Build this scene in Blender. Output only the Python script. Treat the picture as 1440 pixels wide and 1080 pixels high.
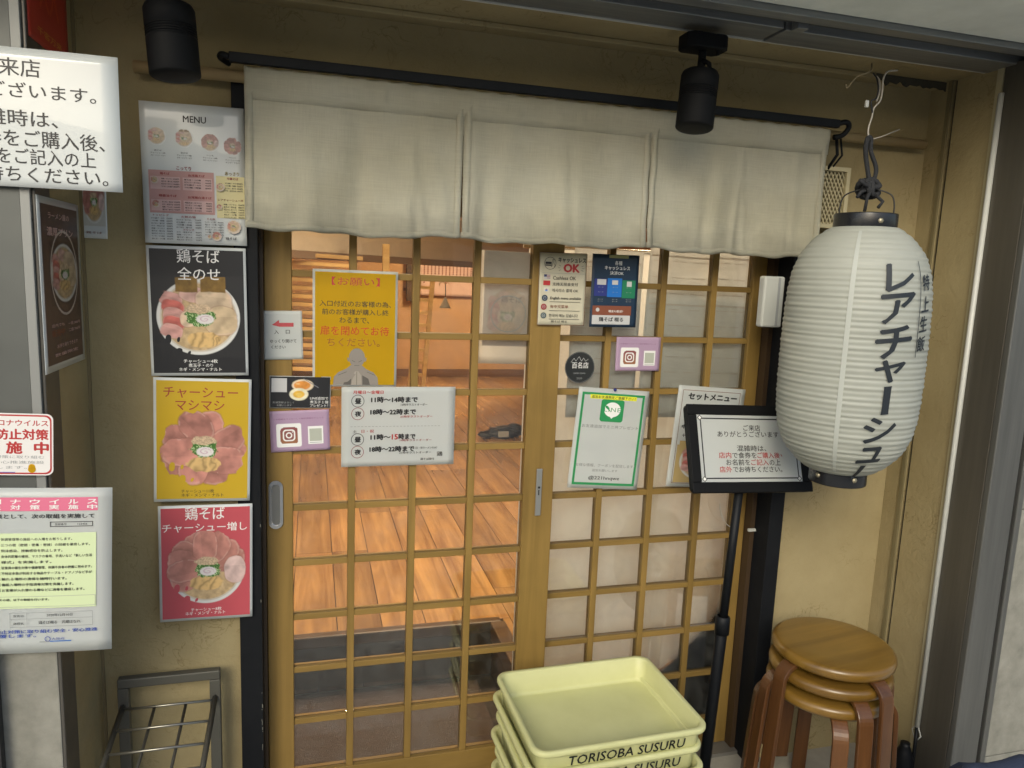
import bpy, bmesh, math, random
import numpy as np
from mathutils import Vector, Matrix, Euler
random.seed(7); np.random.seed(7)
R_ = math.radians
for o in list(bpy.data.objects): bpy.data.objects.remove(o)
scn = bpy.context.scene
COL = scn.collection

# ------------------------------------------------------------------ camera
CO = Vector((-.1067, -1.9511, 1.553))
CR = Vector((.9643, -.2619, .0395)); CU = Vector((.0013, .1535, .9881)); CF = Vector((.2649, .9528, -.1484))
FPX = 1023.9
cam = bpy.data.cameras.new('camera'); co = bpy.data.objects.new('camera', cam); COL.objects.link(co)
cam.sensor_width = 36; cam.lens = FPX*36/1440; cam.clip_start = .02; cam.clip_end = 500
co.matrix_world = Matrix(((CR.x, CU.x, -CF.x, CO.x), (CR.y, CU.y, -CF.y, CO.y), (CR.z, CU.z, -CF.z, CO.z), (0, 0, 0, 1)))
scn.camera = co

# ------------------------------------------------------------------ sky, sun, exposure
W = bpy.data.worlds.new('World'); scn.world = W; W.use_nodes = True
nt = W.node_tree; bg = nt.nodes['Background']
sky = nt.nodes.new('ShaderNodeTexSky'); sky.sky_type = 'NISHITA'; sky.sun_disc = False
SUN_EL = R_(31); SUN_AZ = R_(207)       # azimuth measured clockwise from +Y
sky.sun_elevation = SUN_EL; sky.sun_rotation = SUN_AZ; sky.dust_density = 3; sky.air_density = 1.2
nt.links.new(sky.outputs[0], bg.inputs[0]); bg.inputs[1].default_value = .15
sd = bpy.data.lights.new('sun', 'SUN'); sd.energy = .8; sd.angle = R_(24); sd.color = (.95, 1, .86)
so = bpy.data.objects.new('sun', sd); COL.objects.link(so)
sv = Vector((math.sin(SUN_AZ)*math.cos(SUN_EL), math.cos(SUN_AZ)*math.cos(SUN_EL), math.sin(SUN_EL)))
so.rotation_euler = sv.to_track_quat('Z', 'Y').to_euler(); so.location = (0, -5, 9)
scn.view_settings.view_transform = 'Standard'; scn.view_settings.look = 'None'
scn.view_settings.exposure = .52; scn.view_settings.gamma = 1; scn.view_settings.use_curve_mapping = False
scn.render.engine = 'CYCLES'
scn.cycles.max_bounces = 10; scn.cycles.transparent_max_bounces = 16; scn.cycles.caustics_reflective = False; scn.cycles.caustics_refractive = False

# ------------------------------------------------------------------ pixel of a 1440x1080 photo -> point on a real plane
def ray(px, py): return CF + CR*((px-720)/FPX) - CU*((py-540)/FPX)
def at(px, py, Y): d = ray(px, py); return CO + d*((Y-CO.y)/d.y)
def atX(px, py, X): d = ray(px, py); return CO + d*((X-CO.x)/d.x)
def atZ(px, py, Z): d = ray(px, py); return CO + d*((Z-CO.z)/d.z)

# ------------------------------------------------------------------ materials
MATS = {}
def pmat(name, col, rough=.7, metal=0, var=.0, vscale=6, bump=0, bscale=60, spec=.5, trans=0, col2=None, stretch=(1, 1, 1), coat=0, transl=0, detail=4, perobj=0, smudge=0):
    if name in MATS: return MATS[name]
    m = bpy.data.materials.new(name); m.use_nodes = True; n = m.node_tree; N = n.nodes; L = n.links
    b = N['Principled BSDF']; b.inputs['Base Color'].default_value = (*col, 1); b.inputs['Roughness'].default_value = rough
    b.inputs['Metallic'].default_value = metal; b.inputs['Specular IOR Level'].default_value = spec; b.inputs['Coat Weight'].default_value = coat
    if var or bump or col2 or perobj or smudge:
        tc = N.new('ShaderNodeTexCoord'); mp = N.new('ShaderNodeMapping'); mp.inputs['Scale'].default_value = stretch
        L.new(tc.outputs['Object'], mp.inputs[0])
        oi = N.new('ShaderNodeObjectInfo'); va = N.new('ShaderNodeVectorMath'); va.operation = 'MULTIPLY_ADD'
        va.inputs[1].default_value = (13, 7, 5) if perobj else (0, 0, 0)
        L.new(oi.outputs['Random'], va.inputs[0]); L.new(mp.outputs[0], va.inputs[2]); vec = va.outputs[0]
    out = None
    if var or col2:
        t = N.new('ShaderNodeTexNoise'); t.inputs['Scale'].default_value = vscale; t.inputs['Detail'].default_value = detail; t.inputs['Roughness'].default_value = .6
        L.new(vec, t.inputs['Vector'])
        r = N.new('ShaderNodeValToRGB'); r.color_ramp.elements[0].position = .3; r.color_ramp.elements[1].position = .7
        c2 = col2 if col2 else tuple(c*(1+var) for c in col); c1 = col if col2 else tuple(c*(1-var) for c in col)
        r.color_ramp.elements[0].color = (*c1, 1); r.color_ramp.elements[1].color = (*c2, 1)
        L.new(t.outputs[0], r.inputs[0]); out = r.outputs[0]
        if perobj:
            mx = N.new('ShaderNodeHueSaturation'); mr = N.new('ShaderNodeMapRange'); mr.inputs['To Min'].default_value = 1-perobj; mr.inputs['To Max'].default_value = 1+perobj
            L.new(oi.outputs['Random'], mr.inputs[0]); L.new(mr.outputs[0], mx.inputs['Value']); L.new(out, mx.inputs['Color']); out = mx.outputs[0]
        L.new(out, b.inputs['Base Color'])
    if smudge:
        t = N.new('ShaderNodeTexNoise'); t.inputs['Scale'].default_value = 9; t.inputs['Detail'].default_value = 6; L.new(vec, t.inputs['Vector'])
        mr = N.new('ShaderNodeMapRange'); mr.inputs['To Min'].default_value = max(0, rough-smudge); mr.inputs['To Max'].default_value = min(1, rough+smudge)
        L.new(t.outputs[0], mr.inputs[0]); L.new(mr.outputs[0], b.inputs['Roughness'])
    if bump:
        t = N.new('ShaderNodeTexNoise'); t.inputs['Scale'].default_value = bscale; t.inputs['Detail'].default_value = 5; L.new(vec, t.inputs['Vector'])
        bp = N.new('ShaderNodeBump'); bp.inputs['Strength'].default_value = bump; bp.inputs['Distance'].default_value = .004
        L.new(t.outputs[0], bp.inputs['Height']); L.new(bp.outputs[0], b.inputs['Normal'])
    if transl:
        tr = N.new('ShaderNodeBsdfTranslucent'); mx = N.new('ShaderNodeMixShader'); mx.inputs[0].default_value = transl
        if out: L.new(out, tr.inputs[0])
        else: tr.inputs[0].default_value = (*col, 1)
        L.new(b.outputs[0], mx.inputs[1]); L.new(tr.outputs[0], mx.inputs[2]); L.new(mx.outputs[0], N['Material Output'].inputs[0])
    MATS[name] = m; return m

def plaster_mat():
    m = bpy.data.materials.new('plaster'); m.use_nodes = True; N = m.node_tree.nodes; L = m.node_tree.links; b = N['Principled BSDF']
    b.inputs['Roughness'].default_value = .85; b.inputs['Specular IOR Level'].default_value = .25
    tc = N.new('ShaderNodeTexCoord')
    a = N.new('ShaderNodeTexNoise'); a.inputs['Scale'].default_value = 2.2; a.inputs['Detail'].default_value = 6; a.inputs['Roughness'].default_value = .65
    r = N.new('ShaderNodeValToRGB'); r.color_ramp.elements[0].position = .3; r.color_ramp.elements[1].position = .72
    r.color_ramp.elements[0].color = (.28, .222, .112, 1); r.color_ramp.elements[1].color = (.385, .318, .175, 1)
    L.new(tc.outputs['Object'], a.inputs[0]); L.new(a.outputs[0], r.inputs[0])
    # thin scuffs and cracks
    v = N.new('ShaderNodeTexNoise'); v.inputs['Scale'].default_value = 14; v.inputs['Detail'].default_value = 9; v.inputs['Distortion'].default_value = 1.2
    rr = N.new('ShaderNodeValToRGB'); rr.color_ramp.elements[0].position = .485; rr.color_ramp.elements[0].color = (1, 1, 1, 1)
    rr.color_ramp.elements[1].position = .515; rr.color_ramp.elements[1].color = (1, 1, 1, 1); e = rr.color_ramp.elements.new(.5); e.color = (.70, .67, .60, 1)
    msk = N.new('ShaderNodeTexNoise'); msk.inputs['Scale'].default_value = 4; mr = N.new('ShaderNodeMapRange'); mr.inputs['From Min'].default_value = .5; mr.inputs['From Max'].default_value = .62
    L.new(tc.outputs['Object'], v.inputs[0]); L.new(v.outputs[0], rr.inputs[0]); L.new(tc.outputs['Object'], msk.inputs[0]); L.new(msk.outputs[0], mr.inputs[0])
    mx = N.new('ShaderNodeMix'); mx.data_type = 'RGBA'; mx.blend_type = 'MULTIPLY'
    L.new(mr.outputs[0], mx.inputs[0]); L.new(r.outputs[0], mx.inputs[6]); L.new(rr.outputs[0], mx.inputs[7]); L.new(mx.outputs[2], b.inputs['Base Color'])
    f = N.new('ShaderNodeTexNoise'); f.inputs['Scale'].default_value = 55; f.inputs['Detail'].default_value = 8; f.inputs['Roughness'].default_value = .7
    bp = N.new('ShaderNodeBump'); bp.inputs['Strength'].default_value = .8; bp.inputs['Distance'].default_value = .004
    L.new(tc.outputs['Object'], f.inputs[0]); L.new(f.outputs[0], bp.inputs['Height']); L.new(bp.outputs[0], b.inputs['Normal'])
    return m

def wood_mat(name, c1, c2, axis, rough=.45, perobj=.12, scale=1., bump=.15, coat=0, knots=0):
    m = bpy.data.materials.new(name); m.use_nodes = True; N = m.node_tree.nodes; L = m.node_tree.links; b = N['Principled BSDF']
    b.inputs['Roughness'].default_value = rough; b.inputs['Coat Weight'].default_value = coat; b.inputs['Coat Roughness'].default_value = .25; b.inputs['Specular IOR Level'].default_value = .35
    tc = N.new('ShaderNodeTexCoord'); oi = N.new('ShaderNodeObjectInfo')
    va = N.new('ShaderNodeVectorMath'); va.operation = 'MULTIPLY_ADD'; va.inputs[1].default_value = (11, 17, 23)
    L.new(oi.outputs['Random'], va.inputs[0]); L.new(tc.outputs['Object'], va.inputs[2])
    mp = N.new('ShaderNodeMapping'); s = [22*scale]*3; s['XYZ'.index(axis)] = 1.3*scale; mp.inputs['Scale'].default_value = s
    L.new(va.outputs[0], mp.inputs[0])
    a = N.new('ShaderNodeTexNoise'); a.inputs['Scale'].default_value = 1; a.inputs['Detail'].default_value = 7; a.inputs['Roughness'].default_value = .62; a.inputs['Distortion'].default_value = .7
    L.new(mp.outputs[0], a.inputs[0])
    r = N.new('ShaderNodeValToRGB'); r.color_ramp.elements[0].position = .32; r.color_ramp.elements[1].position = .68
    r.color_ramp.elements[0].color = (*c1, 1); r.color_ramp.elements[1].color = (*c2, 1); L.new(a.outputs[0], r.inputs[0])
    hs = N.new('ShaderNodeHueSaturation'); mr = N.new('ShaderNodeMapRange'); mr.inputs['To Min'].default_value = 1-perobj; mr.inputs['To Max'].default_value = 1+perobj
    L.new(oi.outputs['Random'], mr.inputs[0]); L.new(mr.outputs[0], hs.inputs['Value']); L.new(r.outputs[0], hs.inputs['Color'])
    big = N.new('ShaderNodeTexNoise'); big.inputs['Scale'].default_value = 3.0; big.inputs['Detail'].default_value = 5
    L.new(va.outputs[0], big.inputs[0]); m2 = N.new('ShaderNodeMapRange'); m2.inputs['From Min'].default_value = .3; m2.inputs['From Max'].default_value = .7; m2.inputs['To Min'].default_value = .8; m2.inputs['To Max'].default_value = 1.12
    L.new(big.outputs[0], m2.inputs[0]); mx = N.new('ShaderNodeVectorMath'); mx.operation = 'SCALE'; L.new(hs.outputs[0], mx.inputs[0]); L.new(m2.outputs[0], mx.inputs['Scale'])
    L.new(mx.outputs[0], b.inputs['Base Color'])
    bp = N.new('ShaderNodeBump'); bp.inputs['Strength'].default_value = bump; bp.inputs['Distance'].default_value = .002
    L.new(a.outputs[0], bp.inputs['Height']); L.new(bp.outputs[0], b.inputs['Normal'])
    return m

def cloth_mat(name, col, transl=.35):
    m = bpy.data.materials.new(name); m.use_nodes = True; N = m.node_tree.nodes; L = m.node_tree.links; b = N['Principled BSDF']
    b.inputs['Roughness'].default_value = .95; b.inputs['Specular IOR Level'].default_value = .1
    tc = N.new('ShaderNodeTexCoord')
    def nz(sc, st, d=4):
        mp = N.new('ShaderNodeMapping'); mp.inputs['Scale'].default_value = st; L.new(tc.outputs['Object'], mp.inputs[0])
        t = N.new('ShaderNodeTexNoise'); t.inputs['Scale'].default_value = sc; t.inputs['Detail'].default_value = d; L.new(mp.outputs[0], t.inputs[0]); return t.outputs[0]
    weft = nz(10, (1.5, 1, 34)); warp = nz(10, (60, 1, 2)); dirt = nz(3.2, (1, 1, 1.3), 6)
    ad = N.new('ShaderNodeMath'); ad.operation = 'ADD'; L.new(weft, ad.inputs[0]); L.new(warp, ad.inputs[1])
    r = N.new('ShaderNodeValToRGB'); r.color_ramp.elements[0].position = .35; r.color_ramp.elements[1].position = .65
    r.color_ramp.elements[0].color = (*[c*.88 for c in col], 1); r.color_ramp.elements[1].color = (*col, 1)
    hf = N.new('ShaderNodeMath'); hf.operation = 'MULTIPLY'; hf.inputs[1].default_value = .5; L.new(ad.outputs[0], hf.inputs[0]); L.new(hf.outputs[0], r.inputs[0])
    rd = N.new('ShaderNodeValToRGB'); rd.color_ramp.elements[0].position = .35; rd.color_ramp.elements[1].position = .65
    rd.color_ramp.elements[0].color = (.86, .84, .78, 1); rd.color_ramp.elements[1].color = (1, 1, 1, 1); L.new(dirt, rd.inputs[0])
    # grime gathers along the lower hem
    sx = N.new('ShaderNodeSeparateXYZ'); L.new(tc.outputs['Object'], sx.inputs[0]); g = N.new('ShaderNodeMapRange')
    g.inputs['From Min'].default_value = .0; g.inputs['From Max'].default_value = .07; g.inputs['To Min'].default_value = .72; g.inputs['To Max'].default_value = 1.0
    jz = N.new('ShaderNodeMath'); jz.operation = 'MULTIPLY_ADD'; jz.inputs[1].default_value = .12; L.new(nz(14, (1, 1, 1)), jz.inputs[0]); L.new(sx.outputs['Z'], jz.inputs[2])
    sb = N.new('ShaderNodeMath'); sb.operation = 'SUBTRACT'; sb.inputs[1].default_value = .06; L.new(jz.outputs[0], sb.inputs[0]); L.new(sb.outputs[0], g.inputs[0])
    m1 = N.new('ShaderNodeVectorMath'); m1.operation = 'MULTIPLY'; L.new(r.outputs[0], m1.inputs[0]); L.new(rd.outputs[0], m1.inputs[1])
    m2 = N.new('ShaderNodeVectorMath'); m2.operation = 'SCALE'; L.new(m1.outputs[0], m2.inputs[0]); L.new(g.outputs[0], m2.inputs['Scale'])
    L.new(m2.outputs[0], b.inputs['Base Color'])
    wk = nz(7, (1.6, 1, .8), 3); wa = N.new('ShaderNodeMath'); wa.operation = 'MULTIPLY_ADD'; wa.inputs[1].default_value = 9; L.new(wk, wa.inputs[0]); L.new(ad.outputs[0], wa.inputs[2])
    bp = N.new('ShaderNodeBump'); bp.inputs['Strength'].default_value = .6; bp.inputs['Distance'].default_value = .0022; L.new(wa.outputs[0], bp.inputs['Height']); L.new(bp.outputs[0], b.inputs['Normal'])
    tr = N.new('ShaderNodeBsdfTranslucent'); L.new(m2.outputs[0], tr.inputs[0]); mx = N.new('ShaderNodeMixShader'); mx.inputs[0].default_value = transl
    L.new(b.outputs[0], mx.inputs[1]); L.new(tr.outputs[0], mx.inputs[2]); L.new(mx.outputs[0], N['Material Output'].inputs[0])
    return m

def glass_mat():
    m = bpy.data.materials.new('window_glass'); m.use_nodes = True; N = m.node_tree.nodes; L = m.node_tree.links
    N.remove(N['Principled BSDF']); t = N.new('ShaderNodeBsdfTransparent'); t.inputs[0].default_value = (.93, .95, .93, 1)
    g = N.new('ShaderNodeBsdfGlossy'); g.inputs['Roughness'].default_value = .02
    tc = N.new('ShaderNodeTexCoord'); nz = N.new('ShaderNodeTexNoise'); nz.inputs['Scale'].default_value = 7; L.new(tc.outputs['Object'], nz.inputs[0])
    bp = N.new('ShaderNodeBump'); bp.inputs['Strength'].default_value = .02; bp.inputs['Distance'].default_value = .01; L.new(nz.outputs[0], bp.inputs['Height']); L.new(bp.outputs[0], g.inputs['Normal'])
    f = N.new('ShaderNodeFresnel'); f.inputs[0].default_value = 1.55; mm = N.new('ShaderNodeMath'); mm.operation = 'MULTIPLY'; mm.inputs[1].default_value = 1.3; mm.use_clamp = True
    L.new(f.outputs[0], mm.inputs[0]); mx = N.new('ShaderNodeMixShader'); L.new(mm.outputs[0], mx.inputs[0]); L.new(t.outputs[0], mx.inputs[1]); L.new(g.outputs[0], mx.inputs[2]); 
    df = N.new('ShaderNodeBsdfDiffuse'); df.inputs[0].default_value = (.6, .62, .6, 1); n2 = N.new('ShaderNodeTexNoise'); n2.inputs['Scale'].default_value = 11; n2.inputs['Detail'].default_value = 8; n2.inputs['Distortion'].default_value = 1.5; L.new(tc.outputs['Object'], n2.inputs[0])
    mr = N.new('ShaderNodeMapRange'); mr.inputs['From Min'].default_value = .4; mr.inputs['From Max'].default_value = .75; mr.inputs['To Min'].default_value = .006; mr.inputs['To Max'].default_value = .05; L.new(n2.outputs[0], mr.inputs[0])
    mz = N.new('ShaderNodeMixShader'); L.new(mr.outputs[0], mz.inputs[0]); L.new(mx.outputs[0], mz.inputs[1]); L.new(df.outputs[0], mz.inputs[2]); L.new(mz.outputs[0], N['Material Output'].inputs[0])
    return m

PLASTER = plaster_mat(); GLASS = glass_mat()
DOORW = [wood_mat('door_wood_'+a, (.185, .115, .030), (.27, .17, .048), a, rough=.42, perobj=.06, bump=.1) for a in 'XZ']
DOORX, DOORZ = DOORW
PLANK = wood_mat('plank_wood', (.21, .10, .036), (.47, .27, .105), 'Y', rough=.2, perobj=.25, scale=.8, coat=.4)
PITW = wood_mat('pit_wood', (.07, .04, .022), (.13, .078, .045), 'Z', rough=.6, perobj=.1)
SLATW = wood_mat('slat_wood', (.50, .32, .12), (.68, .47, .2), 'X', rough=.5, perobj=.15)
SEATW = wood_mat('seat_wood', (.12, .06, .010), (.24, .135, .024), 'Y', rough=.3, perobj=.05, scale=.55, coat=.5, bump=.05)
LEGW = wood_mat('leg_wood', (.065, .025, .008), (.13, .055, .018), 'Z', rough=.35, perobj=.18, coat=.3)
RAILW = pmat('rail_wood', (.33, .25, .13), .6, var=.12)
BLACK = pmat('black_metal', (.005, .006, .008), .5, spec=.22, bump=.05, smudge=.15)
MBLACK = pmat('matt_black', (.0045, .005, .006), .65, spec=.18, smudge=.15)
POSTB = pmat('black_painted_post', (.005, .006, .008), .6, bump=.2, bscale=30, col2=(.010, .011, .013), spec=.18)
PEEL = pmat('peeled_undercoat', (.16, .155, .13), .8)
STEEL = pmat('brushed_steel', (.15, .15, .14), .45, metal=.6, var=.15, vscale=3, stretch=(14, 14, .6), smudge=.15)
STEELX = pmat('brushed_steel_header', (.26, .27, .27), .45, metal=.65, var=.15, vscale=3, stretch=(.6, 14, 14), smudge=.15)
CHROME = pmat('chrome', (.6, .6, .6), .25, metal=1)
ALU = pmat('aluminium', (.42, .42, .40), .4, metal=.8, smudge=.15)
STONE = pmat('pale_stone', (.19, .185, .155), .85, col2=(.29, .28, .24), vscale=18, bump=.4, bscale=90, detail=9)
CONC = pmat('pale_concrete', (.62, .65, .60), .9, col2=(.76, .79, .74), vscale=7, bump=.5, bscale=30, detail=9)
DARKGAP = pmat('dark_gap', (.02, .02, .02), .9)
GREYTUBE = pmat('grey_rack_paint', (.085, .082, .068), .5, metal=.2, smudge=.15)
WIRE = pmat('steel_wire', (.30, .29, .25), .35, metal=.9)
WHITEP = pmat('white_plastic', (.50, .51, .48), .4, smudge=.1)
CREAMP = pmat('cream_plastic', (.50, .44, .27), .5)
PAPER = pmat('white_paper', (.77, .80, .79), .45, transl=.52, bump=.12, bscale=9, coat=.35)
LAMIN = pmat('laminated_paper', (.60, .63, .63), .3, bump=.45, bscale=6, coat=.7)
CREAM = pmat('cream_paper', (.62, .58, .44), .5, transl=.15, var=.06)
LANT = pmat('lantern_vinyl', (.40, .415, .37), .5, transl=.25, col2=(.49, .505, .45), vscale=4, bump=.15, bscale=40)
def ink(name, col, rough=.45, transl=0): return pmat('ink_'+name, col, rough, transl=transl)
K = ink('black', (.018, .018, .02)); RED = ink('red', (.42, .03, .03)); DRED = ink('dark_red', (.28, .03, .03)); ORED = ink('vermilion', (.50, .045, .008)); WHITE = ink('white', (.78, .78, .76))
YEL = ink('yellow', (.74, .47, .010), .4, .55); YELP = ink('poster_yellow', (.50, .33, .016), .4); PINKR = ink('rose_red', (.47, .075, .095), .4); PINK = ink('pink', (.66, .16, .26)); DK = ink('charcoal', (.022, .022, .024), .3)
PPINK = ink('pale_pink', (.60, .40, .38)); PYEL = ink('pale_yellow', (.62, .56, .30)); LGRN = ink('pale_green', (.60, .70, .42)); GRN = ink('green', (.02, .25, .08)); DGRN = ink('dark_green', (.01, .17, .08))
BLUE = ink('blue', (.01, .14, .48)); NAVY = ink('navy', (.012, .03, .06), .35); DBLUE = ink('indigo', (.02, .03, .18)); BRN = ink('brown', (.20, .06, .03)); GREY = ink('grey', (.32, .33, .33)); LILAC = ink('lilac', (.56, .40, .56), .4, .35)
LGREY = ink('light_grey', (.5, .5, .5)); MAG = ink('magenta_red', (.45, .05, .14)); BLUET = ink('text_blue', (.04, .08, .35)); HIY = ink('highlighter', (.75, .75, .04))

def vcol_mat(transl=0):
    nm = 'printed_picture%s' % ('_thin' if transl else '')
    if nm in MATS: return MATS[nm]
    m = bpy.data.materials.new(nm); m.use_nodes = True; N = m.node_tree.nodes; L = m.node_tree.links; b = N['Principled BSDF']
    a = N.new('ShaderNodeVertexColor'); a.layer_name = 'ink'; L.new(a.outputs[0], b.inputs['Base Color']); b.inputs['Roughness'].default_value = .35
    if transl:
        tr = N.new('ShaderNodeBsdfTranslucent'); L.new(a.outputs[0], tr.inputs[0]); mx = N.new('ShaderNodeMixShader'); mx.inputs[0].default_value = transl
        L.new(b.outputs[0], mx.inputs[1]); L.new(tr.outputs[0], mx.inputs[2]); L.new(mx.outputs[0], N['Material Output'].inputs[0])
    MATS[nm] = m; return m

# ------------------------------------------------------------------ object helpers
def tag(o, label=None, cat=None, group=None, kind=None):
    if label: o['label'] = label
    if cat: o['category'] = cat
    if group: o['group'] = group
    if kind: o['kind'] = kind
    return o
def thing(name, label, cat, loc=(0, 0, 0), group=None, rotz=0):
    o = bpy.data.objects.new(name, None); COL.objects.link(o); o.location = loc; o.rotation_euler = (0, 0, rotz); o.empty_display_size = .05
    return tag(o, label, cat, group)
def link(name, me, parent=None, loc=None):
    o = bpy.data.objects.new(name, me); COL.objects.link(o)
    if parent is not None: o.parent = parent
    if loc is not None: o.location = loc
    return o
class MB:
    """collects shapes; build() links them as one mesh object"""
    def __init__(s): s.bm = bmesh.new(); s.mats = []; s.cur = 0
    def mat(s, m):
        if m not in s.mats: s.mats.append(m)
        s.cur = s.mats.index(m); return s
    def _mark(s, faces, smooth=False):
        for f in faces: f.material_index = s.cur; f.smooth = smooth
    def box(s, a, b, M=None, bev=0):
        a = Vector(a); b = Vector(b)
        t = bmesh.new(); bmesh.ops.create_cube(t, size=1)
        c = (a+b)/2; d = b-a
        for v in t.verts: v.co = Vector((v.co.x*abs(d.x), v.co.y*abs(d.y), v.co.z*abs(d.z)))+c
        if bev: bmesh.ops.bevel(t, geom=t.edges[:], offset=bev, segments=2, profile=.5, affect='EDGES', clamp_overlap=True)
        if M: bmesh.ops.transform(t, matrix=M, verts=t.verts)
        s.merge(t, smooth=False); return s
    def merge(s, t, smooth=False):
        mp = {v: s.bm.verts.new(v.co) for v in t.verts}
        for f in t.faces:
            try: n = s.bm.faces.new([mp[v] for v in f.verts])
            except ValueError: continue
            n.material_index = s.cur; n.smooth = smooth
        t.free()
    def tube(s, pts, r, seg=10, cap=True, flat=None):
        pts = [Vector(p) for p in pts]
        if len(pts) >= 4 and not isinstance(r, (list, tuple)) and len(pts) < 14:
            q = [pts[0]*2-pts[1]]+pts+[pts[-1]*2-pts[-2]]; o = []
            for i in range(1, len(q)-2):
                for k in range(6):
                    t = k/6; o.append(.5*((2*q[i])+(q[i+1]-q[i-1])*t+(2*q[i-1]-5*q[i]+4*q[i+1]-q[i+2])*t*t+(3*q[i]-q[i-1]-3*q[i+1]+q[i+2])*t**3))
            pts = o+[pts[-1]]
        rs = r if isinstance(r, (list, tuple)) else [r]*len(pts)
        up = None; rings = []
        for i, p in enumerate(pts):
            t = (pts[min(i+1, len(pts)-1)]-pts[max(i-1, 0)]).normalized()
            if up is None: up = t.orthogonal().normalized() if flat is None else (Vector(flat)-t*Vector(flat).dot(t)).normalized()
            up = (up-t*up.dot(t)).normalized(); sd_ = t.cross(up)
            rings.append([s.bm.verts.new(p+up*math.cos(2*math.pi*k/seg)*rs[i]+sd_*math.sin(2*math.pi*k/seg)*rs[i]) for k in range(seg)])
        for A, B in zip(rings, rings[1:]):
            for k in range(seg):
                f = s.bm.faces.new((A[k], A[(k+1) % seg], B[(k+1) % seg], B[k])); f.smooth = True; f.material_index = s.cur
        if cap:
            for Rg in (rings[0][::-1], rings[-1]): f = s.bm.faces.new(Rg); f.material_index = s.cur
        return s
    def strip(s, pts, side, w, t):
        """flat strap with rectangular section: side = width direction"""
        pts = [Vector(p) for p in pts]; side = Vector(side).normalized(); rings = []
        for i, p in enumerate(pts):
            tg = (pts[min(i+1, len(pts)-1)]-pts[max(i-1, 0)]).normalized(); n = tg.cross(side).normalized()
            rings.append([s.bm.verts.new(p+side*a*w/2+n*b*t/2) for a, b in ((-1, -1), (1, -1), (1, 1), (-1, 1))])
        for A, B in zip(rings, rings[1:]):
            for k in range(4): f = s.bm.faces.new((A[k], A[(k+1) % 4], B[(k+1) % 4], B[k])); f.material_index = s.cur
        for Rg in (rings[0][::-1], rings[-1]): f = s.bm.faces.new(Rg); f.material_index = s.cur
        return s
    def lathe(s, prof, seg=48, c=(0, 0, 0), smooth=True, M=None):
        c = Vector(c); rings = []
        for (r, z) in prof:
            if r < 1e-6: rings.append([s.bm.verts.new((M@Vector((0, 0, z)) if M else Vector((0, 0, z)))+c)])
            else:
                rr = []
                for k in range(seg):
                    v = Vector((r*math.cos(2*math.pi*k/seg), r*math.sin(2*math.pi*k/seg), z)); rr.append(s.bm.verts.new((M@v if M else v)+c))
                rings.append(rr)
        for A, B in zip(rings, rings[1:]):
            for k in range(seg):
                k2 = (k+1) % seg
                if len(A) == 1 and len(B) == 1: continue
                if len(A) == 1: vs = (A[0], B[k2], B[k])[::-1]
                elif len(B) == 1: vs = (A[k], A[k2], B[0])
                else: vs = (A[k], A[k2], B[k2], B[k])
                f = s.bm.faces.new(vs); f.smooth = smooth; f.material_index = s.cur
        return s
    def prism(s, poly, y0, y1, plane='XZ'):
        """outline extruded between y0 and y1 (outline in x,z)"""
        def P_(a, b, y): return (a, y, b) if plane == 'XZ' else ((a, b, y) if plane == 'XY' else (y, a, b))
        A = [s.bm.verts.new(P_(a, b, y0)) for a, b in poly]; B = [s.bm.verts.new(P_(a, b, y1)) for a, b in poly]; n = len(poly)
        fs = [s.bm.faces.new(A), s.bm.faces.new(B[::-1])]+[s.bm.faces.new((A[k], B[k], B[(k+1) % n], A[(k+1) % n])) for k in range(n)]
        s._mark(fs); return s
    def build(s, name, m=None, parent=None, loc=None, bev=0, recalc=True):
        if recalc: bmesh.ops.recalc_face_normals(s.bm, faces=s.bm.faces[:])
        me = bpy.data.meshes.new(name); s.bm.to_mesh(me); s.bm.free()
        for x in (s.mats if s.mats else [m]): me.materials.append(x)
        o = link(name, me, parent, loc)
        if bev:
            md = o.modifiers.new('edge', 'BEVEL'); md.width = bev; md.segments = 2; md.limit_method = 'ANGLE'; md.angle_limit = R_(40)
        return o
def boxo(name, a, b, m, parent=None, bev=0, loc=None): return MB().box(a, b).build(name, m, parent, loc, bev)
def structure(name, a, b, m, bev=0): return tag(boxo(name, a, b, m, None, bev), kind='structure')
def copy_tree(o, loc=None, rotz=None, label=None):
    c = o.copy(); COL.objects.link(c)
    if loc is not None: c.location = loc
    if rotz is not None: c.rotation_euler = (c.rotation_euler.x, c.rotation_euler.y, rotz)
    if label: c['label'] = label
    for ch in [x for x in bpy.data.objects if x.parent == o]:
        d = ch.copy(); COL.objects.link(d); d.parent = c; d.matrix_parent_inverse = ch.matrix_parent_inverse.copy()
        for g in [x for x in bpy.data.objects if x.parent == ch]:
            e = g.copy(); COL.objects.link(e); e.parent = d
    return c

# ------------------------------------------------------------------ lettering
_TC = {}
def glyphs(s, bold=0, spacing=1.0):
    k = (s, bold, spacing)
    if k in _TC: return _TC[k]
    cu = bpy.data.curves.new('t', 'FONT'); cu.body = s; cu.size = 1; cu.resolution_u = 2; cu.offset = 0; cu.space_character = spacing; cu.space_line = .8
    o = bpy.data.objects.new('t', cu); COL.objects.link(o)
    me = o.to_mesh(); v = np.empty(len(me.vertices)*3); me.vertices.foreach_get('co', v); v = v.reshape(-1, 3)
    fs = [tuple(p.vertices) for p in me.polygons]; o.to_mesh_clear(); bpy.data.objects.remove(o); bpy.data.curves.remove(cu)
    _TC[k] = (v, fs); return _TC[k]

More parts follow.
